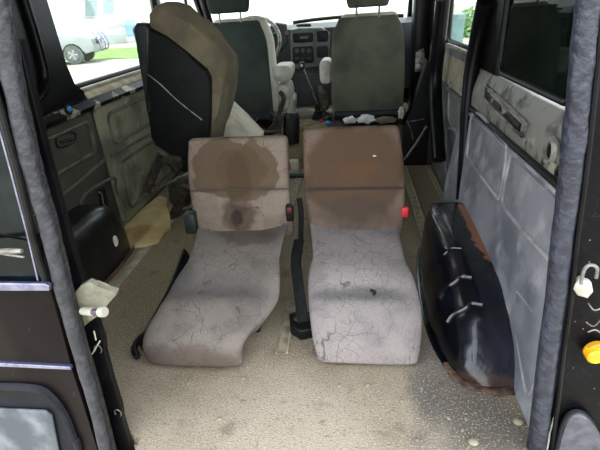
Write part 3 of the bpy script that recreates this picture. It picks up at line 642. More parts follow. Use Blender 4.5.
a_ = ony(320, 84, 3.5); b_ = ony(331, 60, 3.5); arm(sp_, a_.x, b_.x, 3.5, 3.8, a_.z, b_.z)
a_ = ony(276, 112, 3.55); b_ = ony(289, 84, 3.55)
bm = BM(); loft(bm, [(V(((a_.x + b_.x) / 2, 3.55, (a_.z + b_.z) / 2)), V(((b_.x - a_.x) / 2, 0, 0)), V((0, 0, (b_.z - a_.z) / 2))), (V(((a_.x + b_.x) / 2, 3.85, (a_.z + b_.z) / 2)), V(((b_.x - a_.x) / 2, 0, 0)), V((0, 0, (b_.z - a_.z) / 2)))], 3, 20, 3, .03); obj('cushion_side_cover', bm, M['cream'], sd_)
bm = BM(); tube(bm, smooth_path([ony(280, 92, 3.52), ony(284, 98, 3.5), ony(281, 108, 3.5), ony(276, 118, 3.5)], 5), .018, 8); obj('recliner_bracket', bm, M['gunk'], sd_)
a_ = ony(320, 88, 3.52)
bm = BM(); loft(bm, [(a_ + V((.02, 0, 0)), V((.035, 0, 0)), V((0, .03, 0))), (ony(325, 98, 3.52), V((.045, 0, 0)), V((0, .03, 0))), (ony(325, 108, 3.52), V((.03, 0, 0)), V((0, .03, 0)))], 2.5, 16, 4, .015); rough_up(bm, .01, 18); obj('cushion_side_cover', bm, M['gunk'], sp_)
# ------------------------------------------------------------------ dashboard
YD = 4.35
d = thing('dashboard', 'dark grey dashboard with pale centre surround under the windscreen', 'dashboard', (-.4, 4.5, .33))
def dpx(px, py, dy=0): return ony(px, py, YD + dy)
zt = dpx(330, 25).z
bm = BM(); prof = [(4.38, .45), (4.40, zt - .28), (4.36, zt - .14), (4.38, zt - .02), (4.46, zt + .01), (4.72, zt + .015), (4.85, zt), (4.85, .33), (4.5, .33)]
prism(bm, [(-1.4, y, z) for y, z in prof], (1.98, 0, 0), .02, 4); obj('main_moulding', bm, M['dash'], d)
cc = [dpx(*p) for p in ((290, 29), (300, 27), (322, 27), (330, 33), (330, 58), (326, 66), (300, 70), (291, 68))]
bm = BM(); prism(bm, cc, (0, .12, 0), .02, 4); obj('centre_surround', bm, M['dashpale'], d)
def dbox(nm, x0, y0, x1, y1, dy, m, par=None, bev=.008):
    a_ = dpx(x0, y1, dy); b_ = dpx(x1, y0, dy)
    bm = BM(); prism(bm, [(u, a_.y, v) for u, v in rrect(a_.x, a_.z, b_.x, b_.z, min(.02, (b_.z - a_.z) * .3))], (0, .04, 0), bev * .5, 2); return obj(nm, bm, M[m], par or d)
rd = dbox('radio', 293, 32, 313, 43, -.02, 'black'); dbox('display', 300, 36, 308, 39, -.025, 'dashpale', rd, .002)
cl = dbox('climate_panel', 293, 46, 313, 64, -.02, 'black')
for k in range(3):
    q = dpx(297 + k * 6, 51, -.03); bm = BM(); cyl(bm, q + V((0, .02, 0)), q + V((0, -.01, 0)), .022, 14, bev=.004); obj('control_knob', bm, M['dash'], cl)
for k in range(3): dbox('button_row', 295 + k * 6, 57, 299 + k * 6, 60, -.03, 'dash', cl, .002)
dbox('air_vent', 317, 30, 328, 42, -.02, 'black'); dbox('air_vent', 317, 46, 328, 58, -.02, 'black')
q = dpx(303, 25); bm = BM(); loft(bm, [(q + V((0, .04, 0)), V((.07, 0, 0)), V((0, 0, .012))), (q + V((0, .16, 0)), V((.06, 0, 0)), V((0, 0, .012)))], 3, 20, 3, .01); obj('clock_pod', bm, M['dash'], d)
bm = BM(); prism(bm, [dpx(*p) for p in ((268, 27), (276, 22), (286, 24), (288, 44), (280, 52), (268, 50))], (0, .08, 0), .02, 3); obj('instrument_hood', bm, M['dash'], d)
q = dpx(287, 33, -.02); bm = BM(); cyl(bm, q, q + V((0, -.012, 0)), .016, 14); obj('warning_button', bm, simple('dull_red', (120, 70, 66), rough=.5), d)
bm = BM(); prism(bm, [ony(*p, 4.36) for p in ((270, 72), (340, 72), (342, 132), (268, 132))], (0, .06, 0), .01); obj('lower_console', bm, M['dash'], d)
bm = BM(); tube(bm, smooth_path([V((-.55, 4.66, zt + .03)), V((-.3, 4.68, zt + .045)), V((0, 4.68, zt + .05)), V((.5, 4.66, zt + .03))], 6), .016, 8); obj('wiper_cowl', bm, M['black'], d)
sw = thing('steering_wheel', 'pale grey steering wheel in front of the driver seat', 'steering wheel', ony(256, 42, 4.1))
cw = ony(253, 43, 4.12); nrm = V((0, -.85, .52)); u = V((1, 0, 0)); v = nrm.cross(u).normalized()
bm = BM(); tube(bm, [cw + (u * math.cos(a) + v * math.sin(a)) * .24 for a in [k * math.pi / 24 for k in range(48)]], .017, 10, closed=True); obj('rim', bm, M['metal'], sw)
bm = BM(); loft(bm, [(cw - nrm * .04, u * .09, v * .07), (cw + nrm * .01, u * .07, v * .055)], 3, 20, 3, .02); obj('hub', bm, M['dash'], sw)
for a in (20, 160, 270):
    a = math.radians(a); dr = u * math.cos(a) + v * math.sin(a); bm = BM(); tube(bm, [cw + dr * .05 - nrm * .02, cw + dr * .22], .014, 8); obj('spoke', bm, M['dash'], sw)
# gear lever, handbrake
gl = thing('gear_lever', 'long thin gear lever with round knob and dark boot between seats', 'gear lever', ony(322, 118, 3.75))
bm = BM(); tube(bm, smooth_path([ony(303, 68, 3.75), ony(310, 85, 3.75), ony(318, 107, 3.75)], 5), .0085, 8); obj('shaft', bm, M['metal'], gl)
q = ony(302, 65, 3.75); bm = BM(); loft(bm, [(q + V((0, 0, -.02)), V((.02, 0, 0)), V((0, .02, 0))), (q + V((0, 0, .01)), V((.026, 0, 0)), V((0, .026, 0)))], 2, 16, 3, .015); obj('knob', bm, M['black'], gl)
bm = BM(); cyl(bm, q + V((0, -.022, .0)), q + V((0, -.029, .0)), .012, 12); obj('knob_badge', bm, M['cream'], gl)
g1 = ony(317, 104, 3.75); g2 = ony(321, 120, 3.75); g2.z = .34
bm = BM(); tube(bm, [g1, g1.lerp(g2, .25), g1.lerp(g2, .3), g1.lerp(g2, .5), g1.lerp(g2, .55), g1.lerp(g2, .8), g1.lerp(g2, .82), g2], [.015, .03, .026, .05, .045, .075, .07, .10], 14); obj('boot', bm, M['black'], gl)
hbk = thing('handbrake', 'pale grey handbrake lever standing up from black sleeve', 'handbrake', (ony(291, 130, 3.42).x, 3.40, .33))
p1 = ony(295, 93, 3.42); p2 = ony(292, 113, 3.42); p3 = ony(291, 142, 3.41)
bm = BM(); tube(bm, [p1, p1.lerp(p2, .15), p1.lerp(p2, .6), p2], [.012, .019, .026, .04], 12); obj('grip', bm, simple('grey_grip', (126, 128, 118), (104, 106, 98), scale=12, rough=.6), hbk)
bm = BM(); tube(bm, [p2 + V((0, 0, .005)), p2.lerp(p3, .1), p2.lerp(p3, .14), p3], [.045, .058, .062, .066], 14); obj('sleeve', bm, M['black'], hbk)
q = p1.lerp(p2, .1) + V((0, -.018, 0)); bm = BM(); box(bm, q + V((-.006, -.006, -.03)), q + V((.006, .002, .01)), .003); obj('release_button', bm, M['cream'], hbk)
# ------------------------------------------------------------------ odds and ends round the front seats
def crumple(label, cat, name, c, r, m, seed, flat=.5, group=None):
    bm = BM(); bmesh.ops.create_icosphere(bm, subdivisions=3, radius=1)
    for v_ in bm.verts:
        n_ = v_.co.normalized(); k = 1 + .45 * noise.noise(n_ * 2.2 + V((seed, 0, 0))) + .22 * noise.noise(n_ * 6 + V((0, seed, 0)))
        v_.co = V((n_.x * r[0] * k, n_.y * r[1] * k, n_.z * r[2] * k)) + V(c)
    o = obj(name, bm, M[m], at=c, angle=25); return tag(o, label, cat, group)
zb = .34
def und(px, py, y): return ony(px, py, y - .04)
crumple('crumpled white paper under left half of the passenger seat', 'paper', 'crumpled_paper', und(350, 120, 3.41), (.05, .018, .025), 'paper', 1)
crumple('crumpled white paper under middle of the passenger seat', 'paper', 'crumpled_paper', und(366, 119, 3.40), (.065, .018, .03), 'paper', 2)
crumple('tan crumpled cloth under right half of the passenger seat', 'cloth', 'crumpled_cloth', und(385, 120, 3.40), (.08, .018, .025), 'tan', 3)
crumple('pale rag by right corner of the passenger seat base', 'cloth', 'crumpled_cloth', und(401, 113, 3.42), (.02, .02, .045), 'seatside', 4)
crumple('small bright blue wrapper beside the gear lever boot', 'wrapper', 'plastic_wrapper', und(328, 123, 3.5), (.028, .02, .015), 'blue', 5)
crumple('small red scrap beside the gear lever boot', 'wrapper', 'plastic_wrapper', und(321, 121, 3.52), (.015, .015, .012), 'red', 6)
rw = thing('red_wire_bundle', 'red and black tangle under the driver seat', 'wire', und(256, 129, 3.45))
for k in range(4):
    bm = BM(); tube(bm, smooth_path([und(247 + k * 2, 130 + random.uniform(-2, 2), 3.45), und(253 + k, 127 + random.uniform(-2, 2), 3.42), und(262, 129 + random.uniform(-2, 2), 3.43), und(268, 131 + random.uniform(-2, 1), 3.45)], 5), .008, 6); obj('wire', bm, M['red'] if k < 3 else M['black'], rw)
for k in range(5):
    bm = BM(); tube(bm, smooth_path([und(270 + k * 3, 110 + k, 3.43), und(275 + k * 2, 120, 3.4), und(268 + k * 3, 130, 3.42)], 5), .007, 6); obj('wire', bm, M['gunk'], rw)
tr = thing('seat_slider', 'black metal seat slider under the driver seat', 'slider', und(262, 132, 3.43))
bm = BM(); tube(bm, [und(242, 133, 3.4), und(282, 131, 3.4)], .014, 8); tube(bm, smooth_path([und(246, 118, 3.41), und(252, 124, 3.4), und(258, 118, 3.41)], 4), .007, 6); obj('slider_bar', bm, M['gunk'], tr)
bm = BM(); prism(bm, [(-.62, 3.462, .0), (-.62, 3.45, .0), (-.62, 3.445, .32), (-.62, 3.46, .336), (-.62, 3.75, .337), (-.62, 3.75, .331), (-.62, 3.462, .331)], (.44, 0, 0), .002)
struct('trim_30', bm, simple('tan_cab_mat', (138, 122, 88), (96, 84, 60), scale=12, rough=1, bump=.5))
jk = thing('small_box', 'small red and white box on floor in gap between the two grey seats', 'box', (-.44, 3.36, .0))
q = onz(291, 171, .02)
bm = BM(); box(bm, (q.x - .06, 3.33, 0), (q.x + .06, 3.40, .10), .008); obj('case', bm, M['seatside'], jk)
bm = BM(); box(bm, (q.x - .04, 3.322, .03), (q.x + .0, 3.335, .095), .004); obj('panel', bm, M['red'], jk)
bm = BM(); tube(bm, [(q.x - .14, 3.22, .02), (q.x + .14, 3.22, .02)], .016, 10); tag(obj('floor_bar', bm, M['darkgreen'], at=(q.x, 3.22, 0)), 'dark metal bar across the floor between and behind the two grey seats', 'bar')
# crumbs on the carpet
for i in range(46):
    x = random.uniform(-.72, .5); y = random.uniform(.92, 1.16) if i < 34 else random.uniform(1.2, 1.9)
    if i >= 34: x = random.uniform(-1.12, -.86)
    r = random.uniform(.0035, .009)
    bm = BM(); bmesh.ops.create_icosphere(bm, subdivisions=1, radius=r)
    for v_ in bm.verts: v_.co = V((v_.co.x * random.uniform(.7, 1.4), v_.co.y * random.uniform(.7, 1.4), v_.co.z * .6)) + V((x, y, r * .5))
    o = obj('grit_crumb', bm, M['dustlight'], at=(x, y, 0)); tag(o, 'tiny pale crumb of grit on the dirty carpet', 'crumb', 'grit crumbs on the carpet')
for (px, py), l in (((518, 423), 'small pale stone by foot of the right wall'), ((473, 443), 'grey pebble on carpet at bottom edge of the photo')):
    q = onz(px, py, .0); bm = BM(); bmesh.ops.create_icosphere(bm, subdivisions=2, radius=.014)
    for v_ in bm.verts: v_.co = V((v_.co.x * 1.2, v_.co.y, v_.co.z * .6)) + q + V((0, 0, .006))
    tag(obj('pebble', bm, M['dustlight'], at=q), l, 'stone')
# ------------------------------------------------------------------ rear left door (outside face towards us)
def doorp(px, py, off=0):
    """point on the outer door face: plane through free edge (-.70,.80), hinge (-1.47,.92)"""
    n_ = V((.12, .77, 0)).normalized(); dd = wray(px, py); p0 = V((-.70, .80 - off, 0)); t = (p0 - CAM).dot(n_) / dd.dot(n_); return CAM + dd * t
dr_ = thing('door_2', 'dark brown black rear door seen from outside at left edge', 'door', (-1.47, .92, -.05)); dr_['kind'] = 'structure'; del dr_['category']
edge = [(-8, 90), (0, 116), (17, 177), (33, 237), (42, 262), (50, 290), (61, 328), (72, 370), (85, 410), (98, 452), (112, 495)]
E3 = [doorp(*p) for p in edge]
left = lambda p: V((-1.47, .92, p.z))
bm = BM()
lowE = [p for p in E3 if p.z < .66]; lowE.append(lowE[-1] + (lowE[-1] - lowE[-2]).normalized() * .45)
pts = [V((-1.47, .92, lowE[0].z))] + lowE + [V((-1.47, .92, lowE[-1].z))]
prism(bm, pts, (.005, .035, 0), .006); obj('outer_skin', bm, M['doorpaint'], dr_, angle=30)
upE = [doorp(*p, -.012) for p in ((-8, 90), (0, 116), (17, 177), (31, 237), (38, 262), (45, 284))]
top_pt = upE[0] + (upE[0] - upE[1]).normalized() * .4
pts = [V((-1.46, .935, top_pt.z)), top_pt] + upE + [V((-1.46, .935, upE[-1].z))]
bm = BM(); prism(bm, pts, (0, .006, 0)); obj('door_glass', bm, M['doorglass'], dr_, smooth=False)
bm = BM(); tube(bm, [p + V((.008, -.004, 0)) for p in [top_pt] + upE], .008, 8); obj('glass_edge_seal', bm, M['black'], dr_)
gx = [doorp(*p, .002) for p in ((0, 118), (14, 170), (30, 232), (41, 280))]
bm = BM(); tube(bm, [p + V((-.008, 0, 0)) for p in gx], .0022, 6); obj('glass_edge_trim', bm, M['chrome'], dr_)
bm = BM(); prism(bm, [doorp(*p, .01) for p in ((-60, 283), (44, 284), (49, 286), (49, 291), (-60, 291))], (0, .012, 0), .002); obj('sill_moulding', bm, M['chrome'], dr_)
bm = BM(); prism(bm, [doorp(*p, .01) for p in ((-60, 358), (0, 363.5), (70, 367), (71, 370), (0, 366.5), (-60, 361.5))], (0, .012, 0), .0015); obj('body_moulding', bm, M['chrome'], dr_)
# plate recess and plate
bm = BM(); rc = [doorp(*p, .004) for p in ((-60, 388), (0, 386), (38, 388), (52, 396), (64, 412), (74, 436), (80, 456), (92, 560), (-60, 560))]
tube(bm, smooth_path(rc[:-1], 4), .012, 8); obj('recess_rim', bm, simple('recess_paint', (20, 21, 27), (28, 29, 36), scale=10, rough=.4, spec=.15), dr_)
bm = BM(); prism(bm, [p + V((-.004, 0, -.004)) for p in rc], (0, .004, 0), .001); obj('recess_panel', bm, simple('recess_paint_flat', (18, 19, 26), (24, 25, 32), scale=10, rough=.5, spec=.1), dr_, smooth=False)
bm = BM(); prism(bm, [doorp(*p, .012) for p in ((-60, 410), (0, 409), (46, 411), (52, 416), (60, 458), (66, 520), (-60, 520))], (0, .006, 0), .002)
obj('rear_plate', bm, M['plate'], dr_)
bm = BM(); cw0 = doorp(-30, 253, .03); cw1 = doorp(22, 251, .03)
tube(bm, [cw0, cw1 + V((-.03, 0, 0)), cw1], [.006, .007, .005], 8); tube(bm, [doorp(-30, 249, .025), doorp(24, 257, .02)], .003, 6); obj('wiper', bm, M['metal'], dr_)
# weatherstrip along free edge
outer = [(-4, 30), (4, 60), (12, 100), (22, 150), (34, 200), (41, 232), (54, 283), (72, 347), (86, 395), (100, 450), (112, 495)]
inner = [(8, -20), (14, 30), (20, 70), (28, 115), (40, 165), (53, 205), (62, 232), (73, 283), (89, 345), (102, 395), (117, 450), (130, 495)]
def strip(pxa, y, r, m, nm, fl_=None):
    bm = BM(); P_ = smooth_path([ony(a, b, y) for a, b in pxa], 5); tube(bm, P_, r, 10); rough_up(bm, .0025, 25); return obj(nm, bm, m, dr_)
mid = [(-16, -220), (-10, -120), (-4, -20), (4, 30), (10, 70), (17, 105), (28, 155), (40, 200), (49, 232), (61, 283), (78, 347), (92, 395), (106, 450), (119, 495), (136, 560)]
strip(mid, .82, .018, M['rubber'], 'weatherstrip')
strip([(a + 7, b) for a, b in mid], .845, .011, M['rubber2'], 'weatherstrip_lip')
fo = [ony(*p, .87) for p in ((20, 40), (45, 150), (72, 250), (88, 300), (98, 325), (104, 342), (103, 352), (112, 382), (121, 408), (122, 420), (131, 450), (146, 500), (162, 560))]
fi = [ony(*p, .87) for p in reversed(((5, 40), (30, 150), (50, 232), (62, 283), (79, 347), (93, 395), (107, 450), (122, 500), (138, 560)))]
bm = BM(); prism(bm, fo + fi, (0, .02, 0), .003); obj('inner_flange', bm, M['blackpaint'], dr_)
for (px, py) in ((98, 349), (118, 413)):
    c_ = ony(px, py, .865); bm = BM(); tube(bm, smooth_path([c_ + V((.010 * math.cos(a), 0, .014 * math.sin(a))) for a in [-1.2 + k * .6 for k in range(9)]], 3), .0018, 6); obj('flange_ring', bm, M['metal'], dr_)
bm = BM(); tube(bm, [ony(92, 354, .865), ony(100, 341, .865)], .0022, 6); tube(bm, [ony(94, 331, .865), ony(96, 340, .865)], .002, 6); obj('flange_scratch', bm, M['cream'], dr_)
lk = thing('latch_bracket', 'worn cream latch bracket with metal pin on left door edge', 'latch', ony(92, 305, .85))
lbm = Mt('worn_cream_metal', (122, 119, 101), (98, 94, 76), scale=18, rough=.55, bump=.2); lbm.layer((140, 138, 124), lbm.noise(40, .5, .7), .6)
bm = BM(); prism(bm, [ony(*p, .85) for p in ((74, 293), (80, 286), (88, 282), (95, 285), (104, 290), (116, 292), (115, 297), (108, 304), (102, 313), (95, 316), (84, 327))], (0, .02, 0), .004); obj('plate', bm, lbm.done(), lk)
bm = BM(); cyl(bm, ony(83, 311, .83), ony(94, 312, .80), .010, 14); obj('pin', bm, M['cream'], lk)
bm = BM(); cyl(bm, ony(94, 312, .80), ony(100, 312, .79), .009, 14); obj('pin_collar', bm, simple('purple_metal', (86, 70, 76), rough=.4, metal=.5), lk)
bm = BM(); cyl(bm, ony(100, 312, .79), ony(105, 312, .785), .0125, 14, bev=.002); obj('pin_head', bm, M['cream'], lk)
# ------------------------------------------------------------------ rear right door aperture
sR3 = [(596, -330), (597, -200), (595, -100), (592, -20), (586, 40), (582, 80), (577, 130), (570, 190), (563, 240), (557, 300), (550, 350), (543, 410), (538, 450), (532, 500)]
bm = BM(); tube(bm, smooth_path([ony(a - 1, b, .9) for a, b in sR3], 5), .0225, 12); rough_up(bm, .003, 22)
struct('trim_20', bm, M['rubberblue'], label='blue grey worn weatherstrip of right rear opening')
bm = BM(); tube(bm, smooth_path([ony(a - 9, b, .925) for a, b in sR3], 5), .008, 8); struct('trim_21', bm, M['rubber2'])
inn = [ony(a + 8, b, .90) for a, b in sR3]; outp = [V((.80, .90, p.z)) for p in reversed(inn)]
bm = BM(); prism(bm, inn + outp, (0, .03, 0), .006)
scr = Mt('scratched_black_paint', (8, 8, 10), (14, 14, 17), scale=9, rough=.35, spec=.12)
scr.lines(9, .004, (70, 70, 76), .35, .9); scr.speck(30, .06, (160, 160, 165), .5); M['scr'] = scr.done()
struct('trim_22', bm, M['scr'])
bm = BM(); prism(bm, [(.78, y, z) for y, z in ((.90, -.48), (4.9, -.48), (4.9, .84), (.90, .84))], (.03, 0, 0), .01); struct('wall_right_outer', bm, M['blackpaint'])
bm = BM(); prism(bm, [(.78, y, z) for y, z in ((.90, .80), (1.38, .80), (1.38, 1.80), (.90, 1.80))], (.03, 0, 0), .01); struct('trim_31', bm, M['blackpaint'])
bm = BM(); prism(bm, [(.78, y, z) for y, z in ((2.15, .80), (2.58, .80), (2.58, 1.80), (2.15, 1.80))], (.03, 0, 0), .01); struct('trim_32', bm, M['blackpaint'])
bm = BM(); box(bm, (.62, .90, 1.70), (.81, 4.3, 1.86), .03); struct('trim_33', bm, M['blackpaint'])
bm = BM(); box(bm, (-1.55, .90, 1.76), (.81, .98, 1.88), .02); struct('trim_34', bm, M['blackpaint'])
bm = BM(); box(bm, (-1.55, .83, -.48), (.81, .89, -.06), .02); struct('trim_35', bm, M['black'])
bm = BM(); tube(bm, smooth_path([ony(a + 14, b, .885) for a, b in sR3], 5), .006, 8); struct('trim_23', bm, M['blackpaint'])
ck = thing('striker_catch', 'pale metal striker clip on black panel right of the weatherstrip', 'catch', ony(585, 285, .87))
bm = BM(); prism(bm, [ony(*p, .875) for p in ((576, 285), (582, 280), (592, 283), (594, 292), (588, 299), (578, 296), (574, 290))], (0, .02, 0), .004); obj('clip', bm, M['cream'], ck)
bm = BM(); tube(bm, smooth_path([ony(*p, .865) for p in ((581, 284), (584, 270), (590, 265), (597, 268), (596, 278))], 5), .004, 8); obj('wire_loop', bm, M['metal'], ck)
yb = thing('rubber_buffer', 'round yellow plastic plug on black panel at right edge', 'plug', ony(591, 350, .87))
q = ony(591, 350, .885); bm = BM(); cyl(bm, q, q + V((0, -.03, 0)), .020, 20, bev=.005); obj('cap', bm, M['yellow'], yb)
q2 = q + V((0, .005, 0)); bm = BM(); cyl(bm, q + V((.01, .004, 0)), q + V((.01, -.014, 0)), .028, 20, bev=.003); obj('collar', bm, simple('amber_plastic', (190, 130, 20), rough=.5), yb)
tl = thing('tail_lamp', 'dull grey oval lamp lens in bottom right corner', 'lamp', ony(580, 450, .88))
bm = BM(); pts = smooth_path([ony(*p, .89) for p in ((553, 470), (557, 440), (564, 418), (574, 410), (586, 414), (598, 432), (612, 470), (600, 500), (565, 500))], 4, True)
prism(bm, pts, (0, -.02, 0), .008); obj('lens', bm, M['amber'], tl)
bm = BM(); tube(bm, [p + V((0, -.002, 0)) for p in pts], .004, 8, closed=True); obj('lens_rim', bm, M['black'], tl)
pt = thing('paint_chip', 'ragged white chipped line on black panel above the grey lens', 'paint chip', ony(556, 400, .89))
bm = BM(); tube(bm, smooth_path([ony(*p, .893) for p in ((560, 394), (557, 410), (551, 428), (547, 450))], 4), [.002 + .0015 * random.random() for _ in range(13)], 6); rough_up(bm, .0015, 60); obj('chip', bm, M['cream'], pt)
# wires seen at right edge
wr = thing('thin_wires', 'thin pale wires across black panel between clip and yellow plug', 'wire', ony(592, 320, .88))
for a, b, c_ in (((588, 303), (594, 310), (602, 308)), ((586, 322), (594, 326), (604, 316)), ((588, 332), (596, 330), (604, 336))):
    bm = BM(); tube(bm, smooth_path([ony(*a, .875), ony(*b, .87), ony(*c_, .875)], 5), .0018, 6); obj('wire', bm, M['metal'], wr)
# ------------------------------------------------------------------ windscreen and cab front
bm = BM(); prism(bm, [(-1.38, 4.9, 1.0), (.56, 4.9, 1.0), (.50, 4.3, 1.76), (-1.32, 4.3, 1.76)], (0, .006, .004)); struct('window_6', bm, M['glass'], smooth=False)
for i, (x, s_) in enumerate(((-1.40, 1), (.58, -1))):
    bm = BM(); tube(bm, [(x, 4.92, .9), (x, 4.75, 1.1), (x + s_ * .04, 4.3, 1.77)], .035, 10); struct('trim_%d' % (24 + i), bm, M['blackpaint'])
bm = BM(); tube(bm, [ony(203, 18, 4.3), ony(188, -25, 3.9)], .03, 8); struct('trim_26', bm, M['blackpaint'])
bm = BM(); box(bm, (XL - .06, 4.2, .33), (XL, 4.95, .88)); struct('wall_left_cab', bm, M['black'])
bm = BM(); box(bm, (XR, 3.95, .0), (XR + .06, 4.95, .88)); struct('wall_right_cab', bm, M['black'])
bm = BM(); box(bm, (-1.45, 4.85, .0), (XR, 4.95, 1.0)); struct('wall_front', bm, M['black'])
window(7, XR + .02, 4.1, 4.7, .9, 1.6, M['glass'], .05)
# ------------------------------------------------------------------ outside
G = -.72
bm = BM(); box(bm, (-90, -40, G - .1), (90, 140, G)); struct('ground', bm, M['ground'], smooth=False)
def gp(px, py): return onz(px, py, G)
bm = BM(); a_ = gp(40, 61); b_ = gp(150, 58); c_ = gp(150, 47); d_ = gp(40, 52)
prism(bm, [a_, b_, c_, d_], (0, 0, .03)); o = obj('lawn', bm, M['grass'], smooth=False); tag(o, 'strip of green lawn beyond the parked car', 'grass', kind='stuff')
# building
bl_ = thing('house', 'pale rendered house behind the parked car', 'building', (-26, 40, G))
fw = V((1, .35, 0)).normalized(); nb = V((-.35, 1, 0)).normalized(); c0 = gp(100, 48) + nb * 6
def hb_(a, b, h0, h1, d0, d1, bev=0):
    bm = BM(); P_ = [c0 + fw * a + nb * d0, c0 + fw * b + nb * d0, c0 + fw * b + nb * d1, c0 + fw * a + nb * d1]
    prism(bm, [V((p.x, p.y, G + h0)) for p in P_], (0, 0, h1 - h0), bev); return bm
obj('wall', hb_(-30, 9, 0, 9, 0, 10), M['bwall'], bl_, smooth=False)
obj('plinth', hb_(-30, 9, 0, .7, -.1, 0), simple('grey_plinth', (172, 180, 170), (160, 168, 158), scale=1), bl_, smooth=False)
def pix_on_house(px, py, off=-.1):
    dd = wray(px, py); p0 = c0 + nb * off; t = (p0 - CAM).dot(nb) / dd.dot(nb); return CAM + dd * t
for (x0, y0, x1, y1) in ((84, -12, 98, 17), (102, -12, 115, 15), (30, -10, 44, 22)):
    bm = BM(); prism(bm, [pix_on_house(x0, y0), pix_on_house(x1, y0), pix_on_house(x1, y1), pix_on_house(x0, y1)], nb * .1); f_ = obj('window', bm, M['bwall'], bl_, smooth=False)
    bm = BM(); prism(bm, [pix_on_house(x0 + 1.2, y0 + 1, -.14), pix_on_house(x1 - 1.2, y0 + 1, -.14), pix_on_house(x1 - 1.2, y1 - 1.2, -.14), pix_on_house(x0 + 1.2, y1 - 1.2, -.14)], nb * .04); obj('pane', bm, M['bglass'], f_, smooth=False)
# blue barrel
q = gp(130, 45); bbm = BM(); a_ = pix_on_house(125, 20, -1); b_ = pix_on_house(137, 36, -1)
cc_ = (a_ + b_) / 2; rr = (b_ - a_).length * .28
bb = thing('blue_water_barrel', 'blue water barrel on a pale stand in front of house', 'barrel', (cc_.x, cc_.y, G))
tube(bbm, [(cc_.x, cc_.y, b_.z), (cc_.x, cc_.y, b_.z + .1), (cc_.x, cc_.y, (a_.z + b_.z) / 2), (cc_.x, cc_.y, a_.z - .1), (cc_.x, cc_.y, a_.z)], [rr * .9, rr, rr * 1.06, rr, rr * .9], 20); obj('drum', bbm, simple('barrel_blue', (120, 164, 220), (104, 150, 206), scale=2, rough=.5), bb)
bbm = BM(); box(bbm, (cc_.x - rr, cc_.y - rr, G), (cc_.x + rr, cc_.y + rr, b_.z)); obj('stand', bbm, M['bwall'], bb, smooth=False)
# SUV
cx = gp(76, 64.5)
fwd = V((.95, .22, 0)).normalized(); lft = V((-fwd.y, fwd.x, 0))
car = thing('parked_car', 'silver white off road car with bull bar seen through left window', 'car', cx)
K = 1 / S
def cp_(a, s_, h): return cx + (fwd * a + lft * s_) * K * 1.0 + V((0, 0, h * K))
def cprism(prof, s0, s1, bev, nm, m, par=None):
    bm = BM(); prism(bm, [cp_(a, s0, h) for a, h in prof], lft * (s1 - s0) * K, bev, 3); return obj(nm, bm, m, par or car, angle=35)
wa = lambda a0: [(a0 + .47 * math.cos(t), .37 + .47 * math.sin(t)) for t in [math.pi - k * math.pi / 10 for k in range(11)]]
low = [(-3.6, .45), (-3.25, .42)] + [(-2.6 + .47 * math.cos(t), .37 + .47 * math.sin(t)) for t in [math.pi * (1 - k / 10) for k in range(11)]] + [(0 + .47 * math.cos(t), .37 + .47 * math.sin(t)) for t in [math.pi * (1 - k / 10) for k in range(11)]] + [(.8, .45), (.85, .7), (.82, .95), (.55, 1.05), (-.6, 1.12), (-3.6, 1.12), (-3.72, .8)]
cprism(low, 0, 1.75, .05, 'body', M['carpaint'])
cprism([(-.65, 1.10), (-1.25, 1.62), (-1.5, 1.70), (-3.3, 1.70), (-3.6, 1.12)], .1, 1.65, .05, 'cabin', M['carpaint'])
cprism([(-.82, 1.14), (-1.3, 1.56), (-1.75, 1.6), (-1.75, 1.14)], .085, .12, .01, 'side_window', M['bglass'])
cprism([(-1.85, 1.14), (-1.85, 1.6), (-2.6, 1.6), (-2.6, 1.14)], .085, .12, .01, 'side_window', M['bglass'])
for a0 in (0, -2.6):
    for s0 in (-.02, 1.55):
        bm = BM(); cyl(bm, cp_(a0, s0, .37), cp_(a0, s0 + .22, .37), .37 * K, 28, bev=.03); wh = obj('wheel', bm, M['tyre'], car)
        bm = BM(); so = -.03 if s0 < 0 else .23; cyl(bm, cp_(a0, s0 + so + .0, .37), cp_(a0, s0 + so + .02, .37), .22 * K, 24); obj('rim', bm, M['metal'], wh)
        bm = BM()
        for k in range(5):
            t = k * 2 * math.pi / 5; tube(bm, [cp_(a0, s0 + so - .01, .37), cp_(a0 + .2 * math.cos(t), s0 + so - .01, .37 + .2 * math.sin(t))], .04 * K, 6)
        obj('wheel_spokes', bm, M['carpaint'], wh)
bb_ = BM()
for s0 in (.25, 1.0, 1.5):
    tube(bb_, smooth_path([cp_(.82, s0, .42), cp_(1.05, s0, .5), cp_(1.08, s0, .85), cp_(.9, s0, 1.12)], 5), .03 * K, 8)
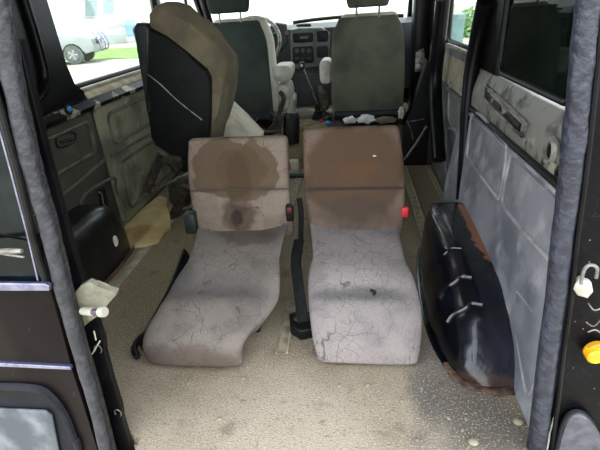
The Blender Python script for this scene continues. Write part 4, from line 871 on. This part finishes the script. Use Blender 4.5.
tube(bb_, [cp_(1.06, .1, .62), cp_(1.06, 1.65, .62)], .03 * K, 8); tube(bb_, [cp_(1.03, .2, .9), cp_(1.03, 1.6, .9)], .03 * K, 8); obj('bull_bar', bb_, M['chrome'], car)
bm = BM(); box(bm, (0, 0, 0), (.1, .35, .2), .02); 
for v_ in bm.verts: v_.co = cp_(.78 + v_.co.x, .12 + v_.co.y, .72 + v_.co.z)
obj('headlight', bm, M['bglass'], car)
bm = BM(); box(bm, (0, 0, 0), (.05, .8, .22), .01)
for v_ in bm.verts: v_.co = cp_(.82 + v_.co.x, .5 + v_.co.y, .70 + v_.co.z)
obj('grille', bm, M['dash'], car)
# greenery on the right
def bush(label, px, py, y, r, n, seed, name='leafy_bush'):
    c = ony(px, py, y); rt = thing(name, label, 'bush', (c.x, c.y, G))
    bm = BM(); random.seed(seed)
    for k in range(n):
        dv = V((random.gauss(0, 1), random.gauss(0, 1), random.gauss(0, 1))).normalized() * r * random.uniform(.3, 1)
        q = c + V((dv.x, dv.y, dv.z * .8)); s_ = r * .12
        u1 = V((random.uniform(-1, 1), random.uniform(-1, 1), random.uniform(-1, 1))).normalized() * s_; u2 = u1.orthogonal().normalized() * s_ * .7
        bm.faces.new([bm.verts.new(q + u1), bm.verts.new(q + u2), bm.verts.new(q - u1), bm.verts.new(q - u2)])
    obj('foliage', bm, M['leaf'], rt, smooth=False)
    bm = BM(); tube(bm, [(c.x, c.y, G), (c.x, c.y, c.z)], r * .07, 8); obj('trunk', bm, M['gunk'], rt)
bush('green leafy bush seen through the sliding door window', 474, 33, 26, 1.6, 900, 3)
cbx = thing('roadside_booth', 'grey teal booth wall seen at edge of sliding door window', 'booth', gp(456, 26) * 1.0)
q = ony(456, 25, 16); q2 = ony(463, 40, 16)
bm = BM(); box(bm, (q.x - .3, 16, G), (q2.x, 16.6, ony(460, 14, 16).z), .02); obj('wall', bm, simple('booth_teal', (120, 150, 146), (104, 134, 132), scale=2, rough=.6), cbx, smooth=False)
